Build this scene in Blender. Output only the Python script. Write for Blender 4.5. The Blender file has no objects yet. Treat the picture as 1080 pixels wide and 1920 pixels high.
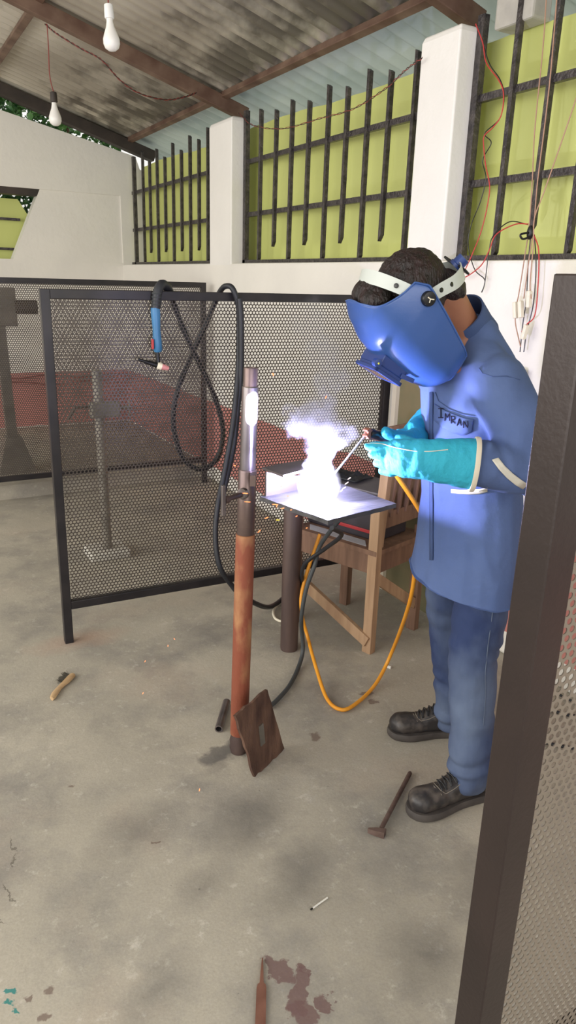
import bpy, bmesh, math, random
from mathutils import Vector, Matrix, noise as mn
random.seed(7)
PI = math.pi
scene = bpy.context.scene
COL = scene.collection

# ------------------------------------------------------------------ camera
FPX = 1360.0
CAM = Vector((0, 0, 1.5))
_p, _r, _y = math.radians(17.7), math.radians(1.7), math.radians(29.8)
F_ = Vector((math.sin(_y)*math.cos(_p), math.cos(_y)*math.cos(_p), -math.sin(_p)))
_R0 = Vector((math.cos(_y), -math.sin(_y), 0)); _U0 = _R0.cross(F_)
R_ = math.cos(_r)*_R0 + math.sin(_r)*_U0
U_ = -math.sin(_r)*_R0 + math.cos(_r)*_U0
cd = bpy.data.cameras.new('camera'); cam = bpy.data.objects.new('camera', cd); COL.objects.link(cam)
cd.sensor_fit = 'VERTICAL'; cd.sensor_height = 36; cd.sensor_width = 20.25
cd.lens = FPX/1920*36; cd.clip_start = 0.05; cd.clip_end = 200
cam.matrix_world = Matrix(((R_.x, U_.x, -F_.x, CAM.x), (R_.y, U_.y, -F_.y, CAM.y), (R_.z, U_.z, -F_.z, CAM.z), (0, 0, 0, 1)))
scene.camera = cam
# measuring helpers: a photo point (x, y) on a world plane
def _ray(x, y): return F_ + R_*((x-540)/FPX) - U_*((y-960)/FPX)
def onX(x, y, v): d = _ray(x, y); return CAM + d*((v-CAM.x)/d.x)
def onY(x, y, v): d = _ray(x, y); return CAM + d*((v-CAM.y)/d.y)
def onZ(x, y, v=0.0): d = _ray(x, y); return CAM + d*((v-CAM.z)/d.z)

# ------------------------------------------------------------------ world, light, exposure
EXPOSURE = 0.0
WORLD = 1.25
vs = scene.view_settings
vs.view_transform = 'Standard'; vs.look = 'None'; vs.exposure = EXPOSURE; vs.gamma = 1
try: vs.use_curve_mapping = False
except Exception: pass
w = bpy.data.worlds.new('world'); scene.world = w; w.use_nodes = True
nt = w.node_tree; bg = nt.nodes['Background']
tc = nt.nodes.new('ShaderNodeTexCoord'); sx = nt.nodes.new('ShaderNodeSeparateXYZ')
rp = nt.nodes.new('ShaderNodeValToRGB'); rp.color_ramp.elements[0].position = 0.46; rp.color_ramp.elements[0].color = (0.42, 0.42, 0.38, 1)
rp.color_ramp.elements[1].position = 0.62; rp.color_ramp.elements[1].color = (1.0, 0.985, 0.95, 1)
mp = nt.nodes.new('ShaderNodeMapRange'); mp.inputs[1].default_value = -1; mp.inputs[2].default_value = 1
nt.links.new(tc.outputs['Generated'], sx.inputs[0]); nt.links.new(sx.outputs[2], mp.inputs[0])
nt.links.new(mp.outputs[0], rp.inputs[0]); nt.links.new(rp.outputs[0], bg.inputs[0])
bg.inputs[1].default_value = WORLD
def light(name, typ, loc, energy, color=(1, 1, 1), **kw):
    l = bpy.data.lights.new(name, typ); l.energy = energy; l.color = color
    for k, v in kw.items(): setattr(l, k, v)
    o = bpy.data.objects.new(name, l); o.location = loc; COL.objects.link(o); return o
def aim(o, t): o.rotation_euler = (Vector(t)-o.location).to_track_quat('-Z', 'Y').to_euler()
# daylight through the open side of the shed
a = light('daylight_left', 'AREA', (-3.6, 2.2, 1.9), 210, (1.0, 0.965, 0.90), shape='RECTANGLE', size=6.0, size_y=2.4); aim(a, (1.6, 3.4, 1.2))
a = light('daylight_rear', 'AREA', (0.2, -3.4, 1.8), 130, (1.0, 0.97, 0.93), shape='RECTANGLE', size=4.0, size_y=2.2); aim(a, (1.2, 2.5, 1.1))
ARC = onZ(597, 927, 0.955)
l = light('arc_light', 'POINT', ARC + Vector((0, -0.004, 0.050)), 52, (0.62, 0.60, 1.0), shadow_soft_size=0.018)

# ------------------------------------------------------------------ materials
def lin(c):
    return tuple((x/255/12.92 if x/255 <= 0.04045 else ((x/255+0.055)/1.055)**2.4) for x in c) + (1,)
MATS = {}
def mat(name, c1, c2=None, rough=0.6, metal=0.0, scale=8, detail=6, lo=0.35, hi=0.65, bump=0.0, bscale=None, stretch=None, spec=None, coords='Object'):
    if name in MATS: return MATS[name]
    m = bpy.data.materials.new(name); m.use_nodes = True; t = m.node_tree; b = t.nodes['Principled BSDF']
    b.inputs['Roughness'].default_value = rough; b.inputs['Metallic'].default_value = metal
    if spec is not None: b.inputs['Specular IOR Level'].default_value = spec
    b.inputs['Base Color'].default_value = lin(c1)
    co = t.nodes.new('ShaderNodeTexCoord'); mpn = t.nodes.new('ShaderNodeMapping')
    t.links.new(co.outputs[coords], mpn.inputs[0])
    if stretch: mpn.inputs['Scale'].default_value = stretch
    if c2:
        n = t.nodes.new('ShaderNodeTexNoise'); n.inputs['Scale'].default_value = scale; n.inputs['Detail'].default_value = detail
        r = t.nodes.new('ShaderNodeValToRGB'); r.color_ramp.elements[0].position = lo; r.color_ramp.elements[1].position = hi
        r.color_ramp.elements[0].color = lin(c1); r.color_ramp.elements[1].color = lin(c2)
        t.links.new(mpn.outputs[0], n.inputs['Vector']); t.links.new(n.outputs[0], r.inputs[0]); t.links.new(r.outputs[0], b.inputs['Base Color'])
    if bump:
        n2 = t.nodes.new('ShaderNodeTexNoise'); n2.inputs['Scale'].default_value = bscale or scale*3; n2.inputs['Detail'].default_value = 5
        t.links.new(mpn.outputs[0], n2.inputs['Vector'])
        bp = t.nodes.new('ShaderNodeBump'); bp.inputs['Strength'].default_value = bump; bp.inputs['Distance'].default_value = 0.01
        t.links.new(n2.outputs[0], bp.inputs['Height']); t.links.new(bp.outputs[0], b.inputs['Normal'])
    MATS[name] = m; return m
def emit(name, c, s):
    m = bpy.data.materials.new(name); m.use_nodes = True; b = m.node_tree.nodes['Principled BSDF']
    b.inputs['Base Color'].default_value = (0, 0, 0, 1); b.inputs['Emission Color'].default_value = c; b.inputs['Emission Strength'].default_value = s
    return m

# floor material: concrete with patches, dark oily areas, stains
def floor_mat():
    m = bpy.data.materials.new('concrete_floor'); m.use_nodes = True; t = m.node_tree; b = t.nodes['Principled BSDF']
    N = t.nodes.new; L = t.links.new
    geo = N('ShaderNodeNewGeometry')
    def noi(s, d=6, r=0.6, off=0):
        n = N('ShaderNodeTexNoise'); n.inputs['Scale'].default_value = s; n.inputs['Detail'].default_value = d; n.inputs['Roughness'].default_value = r
        a = N('ShaderNodeVectorMath'); a.operation = 'ADD'; a.inputs[1].default_value = (off, off*1.7, off*.3)
        L(geo.outputs['Position'], a.inputs[0]); L(a.outputs[0], n.inputs['Vector']); return n
    def ramp(src, p0, p1, c0, c1):
        r = N('ShaderNodeValToRGB'); r.color_ramp.elements[0].position = p0; r.color_ramp.elements[1].position = p1
        r.color_ramp.elements[0].color = c0; r.color_ramp.elements[1].color = c1; L(src, r.inputs[0]); return r.outputs[0]
    def mix(f, c1, c2, mode='MIX'):
        x = N('ShaderNodeMix'); x.data_type = 'RGBA'; x.blend_type = mode
        if isinstance(f, float): x.inputs[0].default_value = f
        else: L(f, x.inputs[0])
        for i, c in ((6, c1), (7, c2)):
            if isinstance(c, tuple): x.inputs[i].default_value = c
            else: L(c, x.inputs[i])
        return x.outputs[2]
    K, W = (0, 0, 0, 1), (1, 1, 1, 1)
    base = ramp(noi(1.3).outputs[0], .35, .68, lin((166, 160, 147)), lin((188, 181, 166)))
    base = mix(ramp(noi(3.2, 8, .65, 5).outputs[0], .46, .70, K, (.75, .75, .75, 1)), base, lin((128, 125, 121)))
    base = mix(ramp(noi(2.1, 8, .6, 13).outputs[0], .55, .75, K, (.45, .45, .45, 1)), base, lin((178, 160, 144)))
    base = mix(ramp(noi(26, 9, .7, 2).outputs[0], .58, .70, K, (.5, .5, .5, 1)), base, lin((214, 209, 198)))
    base = mix(ramp(noi(45, 6, .7, 8).outputs[0], .66, .73, K, (.75, .75, .75, 1)), base, lin((92, 88, 84)))
    base = mix(ramp(noi(160, 3, .6, 8).outputs[0], .35, .7, (.16, .16, .16, 1), K), base, lin((90, 88, 84)))
    # shaped stains: distorted ellipses (x, y, rx, ry, soft, colour)
    dn = noi(9, 5, .6, 3); sub = N('ShaderNodeVectorMath'); sub.operation = 'SUBTRACT'; sub.inputs[1].default_value = (.5, .5, .5); L(dn.outputs[1], sub.inputs[0])
    sc = N('ShaderNodeVectorMath'); sc.operation = 'SCALE'; sc.inputs['Scale'].default_value = .16; L(sub.outputs[0], sc.inputs[0])
    ad = N('ShaderNodeVectorMath'); ad.operation = 'ADD'; L(geo.outputs['Position'], ad.inputs[0]); L(sc.outputs[0], ad.inputs[1])
    def spot(x, y, rx, ry, rot, col, amt, soft=.5):
        mpn = N('ShaderNodeMapping'); mpn.vector_type = 'TEXTURE'; mpn.inputs['Location'].default_value = (x, y, 0); mpn.inputs['Rotation'].default_value = (0, 0, rot)
        mpn.inputs['Scale'].default_value = (rx, ry, 1); L(ad.outputs[0], mpn.inputs[0])
        ln = N('ShaderNodeVectorMath'); ln.operation = 'LENGTH'; L(mpn.outputs[0], ln.inputs[0])
        f = ramp(ln.outputs['Value'], 1-soft, 1.0, (amt, amt, amt, 1), K)
        nonlocal base; base = mix(f, base, col)
    for px, py, rx, ry, amt in ((470, 1530, .22, .15, .55), (250, 1560, .2, .12, .35), (560, 1640, .2, .1, .4), (300, 1850, .16, .07, .3), (800, 1790, .13, .12, .45), (420, 1420, .12, .05, .5), (380, 1660, .14, .07, .3), (900, 1640, .2, .1, .3)):
        p = onZ(px, py); spot(p.x, p.y, rx, ry, .5, lin((92, 89, 87)), min(.8, amt+.1), .9)
    p = onZ(420, 1410); spot(p.x, p.y, .11, .05, .2, lin((104, 101, 98)), .8, .35)
    red = lin((112, 88, 86))
    for px, py, rx, ry, rot in ((525, 1818, .022, .042, 0), (560, 1862, .022, .06, -.5), (574, 1905, .03, .04, 0), (612, 1890, .016, .03, 0), (568, 1826, .009, .018, 0)):
        p = onZ(px, py); spot(p.x, p.y, rx, ry, rot, red, .85, .15)
    for px, py, r in ((820, 1278, .035), (83, 1868, .016), (92, 1915, .013), (296, 1574, .012), (48, 1882, .007), (690, 1300, .03), (600, 1385, .03), (130, 1475, .012), (700, 1318, .02)):
        p = onZ(px, py); spot(p.x, p.y, r, r*.8, 0, lin((104, 84, 76)), .7, .4)
    for px, py, r in ((26, 1853, .008), (8, 1893, .008), (14, 1912, .007), (4, 1862, .006)):
        p = onZ(px, py); spot(p.x, p.y, r, r*1.6, 0, lin((40, 128, 124)), .9, .3)
    p = onZ(150, 1200); spot(p.x, p.y, .25, .1, 0, lin((178, 140, 120)), .45, .9)
    for px, py, rx, ry, rot in ((22, 1580, .003, .05, .1), (26, 1615, .003, .03, -.5), (14, 1668, .003, .05, .3), (4, 1720, .003, .04, .2)):
        p = onZ(px, py); spot(p.x, p.y, rx, ry, rot, lin((96, 90, 82)), .7, .3)
    L(base, b.inputs['Base Color'])
    L(ramp(noi(3, 5, .6, 9).outputs[0], .35, .7, (.62, .62, .62, 1), (.85, .85, .85, 1)), b.inputs['Roughness'])
    bp = N('ShaderNodeBump'); bp.inputs['Strength'].default_value = .25; bp.inputs['Distance'].default_value = .006
    L(noi(40, 8, .7, 1).outputs[0], bp.inputs['Height']); L(bp.outputs[0], b.inputs['Normal'])
    b.inputs['Specular IOR Level'].default_value = .3
    return m
def wall_mat(name, c1, dado):
    m = mat(name, c1, tuple(int(x*.965) for x in c1), .75, scale=1.6, bump=.25, bscale=22)
    if dado:
        t = m.node_tree; b = t.nodes['Principled BSDF']; old = b.inputs['Base Color'].links[0].from_socket
        g = t.nodes.new('ShaderNodeNewGeometry'); s = t.nodes.new('ShaderNodeSeparateXYZ'); t.links.new(g.outputs['Position'], s.inputs[0])
        n = t.nodes.new('ShaderNodeTexNoise'); n.inputs['Scale'].default_value = 7; t.links.new(g.outputs['Position'], n.inputs['Vector'])
        ma = t.nodes.new('ShaderNodeMath'); ma.operation = 'MULTIPLY_ADD'; ma.inputs[1].default_value = .03; t.links.new(n.outputs[0], ma.inputs[0]); t.links.new(s.outputs[2], ma.inputs[2])
        def cmp(op, v):
            c = t.nodes.new('ShaderNodeMath'); c.operation = op; c.inputs[1].default_value = v; t.links.new(ma.outputs[0], c.inputs[0]); return c.outputs[0]
        mu = t.nodes.new('ShaderNodeMath'); mu.operation = 'MULTIPLY'; t.links.new(cmp('LESS_THAN', .625), mu.inputs[0]); t.links.new(cmp('GREATER_THAN', .125), mu.inputs[1])
        x = t.nodes.new('ShaderNodeMix'); x.data_type = 'RGBA'; t.links.new(mu.outputs[0], x.inputs[0]); t.links.new(old, x.inputs[6]); x.inputs[7].default_value = lin((196, 130, 122))
        t.links.new(x.outputs[2], b.inputs['Base Color'])
    return m

M_WALL = wall_mat('white_painted_wall', (236, 232, 224), True)
M_WHITE = wall_mat('white_column_paint', (238, 235, 230), False)
M_FLOOR = floor_mat()
M_SHEET = mat('galvanized_roofing', (178, 170, 156), (216, 210, 196), .42, .5, scale=1.2, lo=.38, hi=.62)
def dirty_sheet():
    m = M_SHEET; t = m.node_tree; b = t.nodes['Principled BSDF']; old = b.inputs['Base Color'].links[0].from_socket
    n = t.nodes.new('ShaderNodeTexNoise'); n.inputs['Scale'].default_value = 5; n.inputs['Detail'].default_value = 8
    g = t.nodes.new('ShaderNodeNewGeometry'); s = t.nodes.new('ShaderNodeSeparateXYZ'); t.links.new(g.outputs['Position'], s.inputs[0]); t.links.new(g.outputs['Position'], n.inputs['Vector'])
    # grime gathered along the last purlin (x about 2.1)
    d = t.nodes.new('ShaderNodeMath'); d.operation = 'SUBTRACT'; d.inputs[1].default_value = 2.12; t.links.new(s.outputs[0], d.inputs[0])
    ab = t.nodes.new('ShaderNodeMath'); ab.operation = 'ABSOLUTE'; t.links.new(d.outputs[0], ab.inputs[0])
    mr = t.nodes.new('ShaderNodeMapRange'); mr.inputs[1].default_value = 0; mr.inputs[2].default_value = .75; mr.inputs[3].default_value = .21; mr.inputs[4].default_value = -.12; t.links.new(ab.outputs[0], mr.inputs[0])
    sm = t.nodes.new('ShaderNodeMath'); t.links.new(mr.outputs[0], sm.inputs[0]); t.links.new(n.outputs[0], sm.inputs[1])
    r = t.nodes.new('ShaderNodeValToRGB'); r.color_ramp.elements[0].position = .5; r.color_ramp.elements[1].position = .72; r.color_ramp.elements[1].color = (.8, .8, .8, 1); t.links.new(sm.outputs[0], r.inputs[0])
    x = t.nodes.new('ShaderNodeMix'); x.data_type = 'RGBA'; t.links.new(r.outputs[0], x.inputs[0]); t.links.new(old, x.inputs[6]); x.inputs[7].default_value = lin((84, 78, 70)); t.links.new(x.outputs[2], b.inputs['Base Color'])
dirty_sheet()
M_BEAM = mat('rusty_steel_beam', (92, 66, 54), (128, 104, 88), .6, .2, scale=6)
M_BEAMD = mat('dark_steel_beam', (52, 46, 42), (72, 62, 56), .6, .2, scale=6)
M_BAR = mat('dark_bar_paint', (52, 48, 50), (84, 78, 76), .32, .3, scale=30, bump=.7, bscale=90)
M_GREEN = mat('lime_green_board', (194, 200, 116), (204, 210, 128), .55, scale=1.5, lo=.3, hi=.7)
M_FRAME = mat('black_screen_frame', (30, 28, 32), (44, 40, 42), .38, .2, scale=12)
M_PERF = mat('dark_perforated_steel', (74, 68, 64), (86, 78, 72), .42, .35, scale=3)
M_PERFB = mat('sheen_toned_perforated_steel', (122, 113, 102), (134, 124, 111), .5, .25, scale=3)  # paler copy of the perforated steel, glancing sheen put into the colour
M_FRAMEB = mat('brown_screen_frame', (40, 31, 30), (50, 39, 37), .36, .2, scale=4, bump=.05, bscale=120)
M_RUST = mat('rust_red_pipe', (138, 76, 56), (184, 140, 98), .6, .15, scale=14, lo=.48, hi=.74, stretch=(1, 1, .45), bump=.3, bscale=60)
M_STEEL = mat('scratched_bright_steel', (112, 106, 110), (150, 142, 142), .3, .85, scale=14, stretch=(1, 1, .3))
M_GRIND = mat('ground_bright_steel', (190, 182, 186), (214, 206, 210), .45, .6, scale=40, stretch=(1, 1, 4), bump=.2, bscale=90)
M_COLLAR = mat('brown_steel_collar', (98, 84, 84), (124, 106, 100), .35, .7, scale=10)
M_PLATE = mat('worn_steel_plate', (50, 50, 54), (84, 83, 86), .6, .25, scale=9, stretch=(.5, 3, 1), bump=.3, bscale=40)
M_PLATED = mat('dark_steel_plate', (74, 68, 72), (98, 90, 90), .45, .5, scale=9)
M_RUSTP = mat('rusty_brown_plate', (66, 44, 36), (112, 84, 68), .75, .1, scale=7, stretch=(3, .6, 1), bump=.9, bscale=12)
M_POST = mat('dark_rust_post', (70, 56, 54), (96, 78, 72), .55, .2, scale=6, stretch=(2, 2, .3), bump=.15)
M_WOOD = mat('bare_wood', (158, 126, 98), (182, 150, 118), .7, scale=5, stretch=(6, 6, .6), bump=.2, bscale=20)
M_WOODB = mat('brown_wood', (114, 86, 70), (140, 108, 88), .7, scale=5, stretch=(6, 6, .6), bump=.2, bscale=20)
M_RUB = mat('black_rubber', (26, 27, 32), (38, 40, 46), .5)
M_RUBG = mat('dark_grey_rubber', (52, 56, 58), (70, 74, 76), .6)
M_ORANGE = mat('orange_cable', (222, 146, 30), (232, 160, 48), .5)
M_TORCH = mat('torch_blue_plastic', (54, 112, 156), (64, 122, 168), .4)
M_PINK = mat('pink_ceramic', (206, 132, 138), (222, 150, 152), .4)
M_BONE = mat('off_white_plastic', (226, 218, 198), (236, 228, 208), .5)
M_BULB = mat('frosted_bulb', (234, 232, 228), None, .25)
M_SOCKW = mat('white_socket', (226, 226, 224), None, .4)
M_RED = mat('red_wire', (186, 52, 52), None, .5)
M_REDD = mat('dark_red_wire', (132, 56, 50), None, .6)
M_TAN = mat('tan_wire', (170, 132, 110), None, .55)
M_SKIN = mat('brown_skin', (150, 98, 74), (164, 110, 84), .5, scale=9)
M_HAIR = mat('black_hair', (20, 13, 13), (40, 20, 22), .45, scale=60, stretch=(1, 1, .3), bump=.8, bscale=160)
M_JACK = mat('blue_work_fabric', (76, 96, 142), (86, 106, 152), .85, scale=5, bump=.55, bscale=16)
M_JACKD = mat('blue_collar_fabric', (60, 78, 120), (68, 88, 132), .85, scale=5, bump=.12, bscale=300)
M_STRIPE = mat('pale_reflective_tape', (206, 202, 190), (218, 214, 202), .45)
def denim():
    m = mat('worn_blue_denim', (38, 54, 94), (94, 108, 134), .85, scale=5, detail=9, lo=.38, hi=.70, stretch=(1, 1, .55), bump=.35, bscale=26)
    return m
M_JEAN = denim()
M_SEAM = mat('pale_denim_seam', (84, 96, 118), None, .8)
M_GLOVE = mat('teal_suede', (30, 146, 176), (44, 164, 190), .8, scale=9, bump=.25, bscale=120)
M_TRIM = mat('cream_piping', (214, 204, 184), None, .7)
M_HELM = mat('blue_helmet_plastic', (56, 88, 150), (60, 92, 156), .3, scale=3, bump=.04, bscale=200)
M_HELMD = mat('dark_blue_plastic', (40, 62, 124), (46, 70, 134), .35)
M_BLACK = mat('black_plastic', (16, 16, 18), None, .35)
M_GLASS = mat('dark_lens', (60, 38, 30), (96, 62, 50), .12)
M_BAND = mat('pale_grey_band', (198, 204, 200), None, .5)
M_SHOE = mat('dusty_black_leather', (46, 43, 44), (96, 88, 82), .45, scale=24, lo=.45, hi=.68, bump=.15, bscale=40)
M_SOLE = mat('worn_rubber_sole', (60, 55, 54), (84, 78, 74), .7, scale=14)
M_LACE = mat('black_lace', (24, 24, 26), (60, 60, 62), .7, scale=120)
M_STITCH = mat('grey_stitching', (128, 120, 110), None, .7)
M_CONC = mat('pale_concrete_block', (170, 166, 158), (190, 186, 176), .85, bump=.3)
M_GSTAND = mat('grey_stand_steel', (104, 100, 92), (132, 126, 116), .5, .3)
M_BOARD = mat('olive_green_board', (108, 108, 80), (134, 120, 90), .6, scale=3, lo=.4, hi=.65)
M_LEAF = mat('tree_leaf', (40, 84, 44), (96, 140, 70), .5, scale=9)
M_MACH = mat('dark_machine_body', (62, 58, 64), (74, 70, 76), .4, .2)
M_MACHT = mat('grey_machine_lid', (96, 92, 98), (108, 104, 108), .4, .2)
M_REDP = mat('red_plastic', (176, 56, 60), None, .4)
M_COPPER = mat('copper_jaw', (150, 96, 74), None, .4, .6)
M_ROD = mat('electrode_coating', (150, 148, 152), None, .6)
M_HAMR = mat('rusty_rebar', (84, 66, 60), (112, 92, 84), .65, .2, scale=30)
M_FILE = mat('rusty_file', (112, 74, 60), (132, 92, 76), .7, .2, scale=20)
M_BRUSH = mat('brush_wood', (176, 146, 108), (190, 160, 122), .6, scale=20, stretch=(.4, 3, 1))
M_BRIST = mat('wire_bristles', (60, 58, 50), (90, 84, 72), .5, .4, scale=80)
M_CHALK = mat('white_chip', (222, 220, 212), None, .7)
M_GOLD = mat('brass_screw', (190, 190, 90), None, .4, .5)

# ------------------------------------------------------------------ mesh helpers
def tag(o, label=None, cat=None, group=None, kind=None):
    if label: o['label'] = label
    if cat: o['category'] = cat
    if group: o['group'] = group
    if kind: o['kind'] = kind
    return o
def empty(name, loc, label=None, cat=None, group=None, kind=None):
    o = bpy.data.objects.new(name, None); o.location = loc; o.empty_display_size = .05; COL.objects.link(o)
    return tag(o, label, cat, group, kind)
def fin(o, parent):
    if parent is not None:
        o.parent = parent
        pw = Matrix.Identity(4); q = parent
        chain = []
        while q is not None: chain.append(q); q = q.parent
        for c in reversed(chain): pw = pw @ c.matrix_parent_inverse @ c.matrix_basis
        o.matrix_parent_inverse = pw.inverted()
def mesh_obj(name, verts, faces, m, parent=None, smooth=False, uvs=None):
    """verts are world coordinates; top-level meshes get their origin at their own base"""
    me = bpy.data.meshes.new(name)
    org = Vector((0, 0, 0))
    if parent is None and verts:
        n = len(verts); org = Vector((sum(v[0] for v in verts)/n, sum(v[1] for v in verts)/n, min(v[2] for v in verts)))
    me.from_pydata([(v[0]-org.x, v[1]-org.y, v[2]-org.z) for v in verts], [], faces); me.update()
    if smooth:
        me.polygons.foreach_set('use_smooth', [True]*len(me.polygons))
    if isinstance(m, (list, tuple)):
        for q in m: me.materials.append(q)
    else: me.materials.append(m)
    o = bpy.data.objects.new(name, me); o.location = org; COL.objects.link(o); fin(o, parent); return o
class MB:
    def __init__(s): s.v = []; s.f = []
    def add(s, v, f):
        k = len(s.v); s.v += [Vector(q) for q in v]; s.f += [tuple(i+k for i in q) for q in f]; return s
    def box(s, lo, hi, mtx=None):
        x0, y0, z0 = lo; x1, y1, z1 = hi
        v = [Vector(q) for q in ((x0, y0, z0), (x1, y0, z0), (x1, y1, z0), (x0, y1, z0), (x0, y0, z1), (x1, y0, z1), (x1, y1, z1), (x0, y1, z1))]
        if mtx: v = [mtx @ q for q in v]
        return s.add(v, [(0, 3, 2, 1), (4, 5, 6, 7), (0, 1, 5, 4), (1, 2, 6, 5), (2, 3, 7, 6), (3, 0, 4, 7)])
    def cbox(s, lo, hi, c=.003, mtx=None):
        """box with chamfered edges"""
        bm = bmesh.new(); k = MB().box(lo, hi)
        vs_ = [bm.verts.new(q) for q in k.v]
        for f in k.f: bm.faces.new([vs_[i] for i in f])
        bmesh.ops.bevel(bm, geom=bm.edges[:], offset=c, segments=2, profile=.5, affect='EDGES')
        bm.verts.index_update()
        v = [mtx @ q.co if mtx else q.co.copy() for q in bm.verts]; f = [tuple(x.index for x in q.verts) for q in bm.faces]; bm.free()
        return s.add(v, f)
    def beam(s, p, q, w_, h_, up=(0, 0, 1), c=0):
        """rectangular bar from p to q; w_ sideways, h_ along up"""
        p, q = Vector(p), Vector(q); d = (q-p); Ln = d.length; d.normalize(); upv = Vector(up)
        sd = d.cross(upv)
        if sd.length < 1e-5: sd = d.cross(Vector((0, 1, 0)))
        sd.normalize(); u = sd.cross(d)
        M = Matrix(((d.x, sd.x, u.x, p.x), (d.y, sd.y, u.y, p.y), (d.z, sd.z, u.z, p.z), (0, 0, 0, 1)))
        return (s.cbox((0, -w_/2, -h_/2), (Ln, w_/2, h_/2), c, M) if c else s.box((0, -w_/2, -h_/2), (Ln, w_/2, h_/2), M))
    def loft(s, rings, cap=True, closed=True):
        k = len(s.v); n = len(rings[0])
        for r in rings: s.v += [Vector(q) for q in r]
        for i in range(len(rings)-1):
            for j in range(n if closed else n-1):
                a, b = k+i*n+j, k+i*n+(j+1) % n
                s.f.append((a, b, b+n, a+n))
        if cap and closed:
            s.f.append(tuple(k+j for j in reversed(range(n)))); s.f.append(tuple(k+(len(rings)-1)*n+j for j in range(n)))
        return s
    def tube(s, pts, r, n=10, cap=True):
        pts = [Vector(q) for q in pts]; rs = r if isinstance(r, (list, tuple)) else [r]*len(pts)
        rings = []; prev = None
        for i, p in enumerate(pts):
            d = (pts[min(i+1, len(pts)-1)]-pts[max(i-1, 0)]).normalized()
            if prev is None:
                a = d.cross(Vector((0, 0, 1)));
                if a.length < .05: a = d.cross(Vector((1, 0, 0)))
            else: a = prev - d*prev.dot(d)
            a.normalize(); prev = a; b = d.cross(a)
            rings.append([p + (a*math.cos(2*PI*j/n)+b*math.sin(2*PI*j/n))*rs[i] for j in range(n)])
        return s.loft(rings, cap)
    def lathe(s, base, axis, prof, n=24, cap=True):
        base = Vector(base); d = Vector(axis).normalized(); a = d.cross(Vector((0, 0, 1)))
        if a.length < .05: a = d.cross(Vector((1, 0, 0)))
        a.normalize(); b = d.cross(a)
        return s.loft([[base + d*h + (a*math.cos(2*PI*j/n)+b*math.sin(2*PI*j/n))*r for j in range(n)] for h, r in prof], cap)
    def prism(s, poly, vec):
        n = len(poly); vec = Vector(vec); v = [Vector(q) for q in poly]; v += [q+vec for q in v]
        return s.add(v, [tuple(range(n)), tuple(reversed(range(n, 2*n)))] + [(i, n+i, n+(i+1) % n, (i+1) % n) for i in range(n)])
    def ell(s, c, axes, nu=24, nv=14):
        """ellipsoid, axes = three vectors"""
        c = Vector(c); A, B, C = [Vector(q) for q in axes]; rings = []
        for i in range(1, nv):
            t = PI*i/nv
            rings.append([c + C*math.cos(t) + (A*math.cos(2*PI*j/nu)+B*math.sin(2*PI*j/nu))*math.sin(t) for j in range(nu)])
        return s.loft(rings, True)
    def build(s, name, m, parent=None, smooth=False):
        o = mesh_obj(name, s.v, s.f, m, parent, smooth)
        bm = bmesh.new(); bm.from_mesh(o.data); bmesh.ops.recalc_face_normals(bm, faces=bm.faces[:]); bm.to_mesh(o.data); bm.free()
        if smooth:
            try: o.data.set_sharp_from_angle(angle=math.radians(40))
            except Exception: pass
        return o
def spline(pts, per=8):
    pts = [Vector(p) for p in pts]; P = [2*pts[0]-pts[1]] + pts + [2*pts[-1]-pts[-2]]; out = []
    for i in range(1, len(P)-2):
        for k in range(per):
            t = k/per
            out.append(.5*((2*P[i]) + (-P[i-1]+P[i+1])*t + (2*P[i-1]-5*P[i]+4*P[i+1]-P[i+2])*t*t + (-P[i-1]+3*P[i]-3*P[i+1]+P[i+2])*t**3))
    out.append(pts[-1]); return out
def copy_tree(o, parent=None, delta=None):
    c = o.copy(); COL.objects.link(c)
    if parent is not None: c.parent = parent
    for ch in list(o.children): copy_tree(ch, c)
    return c

# ------------------------------------------------------------------ setting
WX, WY = 2.2, 7.15
fl = MB().box((-4.2, -4, -.1), (2.6, 7.4, 0)).build('floor', M_FLOOR); tag(fl, kind='structure')
fp = MB()
n = 60; x0, x1 = -4.2, 2.25
poly = [(x0, 7.4, 0), (x1, 7.4, 0)] + [(x1-(x1-x0)*i/n, 5.10+.035*(x1-(x1-x0)*i/n)+.012*mn.noise((i*.5, 3, 1)), 0) for i in range(n+1)]
fp.prism(poly, (0, 0, .10)); o = fp.build('floor', M_FLOOR); tag(o, kind='structure')
# window-side wall below the sill
o = MB().cbox((WX, -.6, 0), (2.46, 7.35, 1.60), .012).build('wall_right', M_WALL); tag(o, kind='structure')
def column(y0, y1, top):
    k = MB(); M = .02
    rings = []
    for z, ins in ((1.58, 0), (top-.03, 0), (top-.008, .008), (top, .03)):
        rings.append([(WX+ins, y0+ins, z), (2.325, y0+ins, z), (2.325, y1-ins, z), (WX+ins, y1-ins, z)])
    k.loft(rings); o = k.build('wall_right', M_WHITE); tag(o, kind='structure')
    b = o.modifiers.new('b', 'BEVEL'); b.width = .02; b.segments = 3
column(4.72, 5.08, 2.50); column(2.577, 2.82, 2.50)
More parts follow.
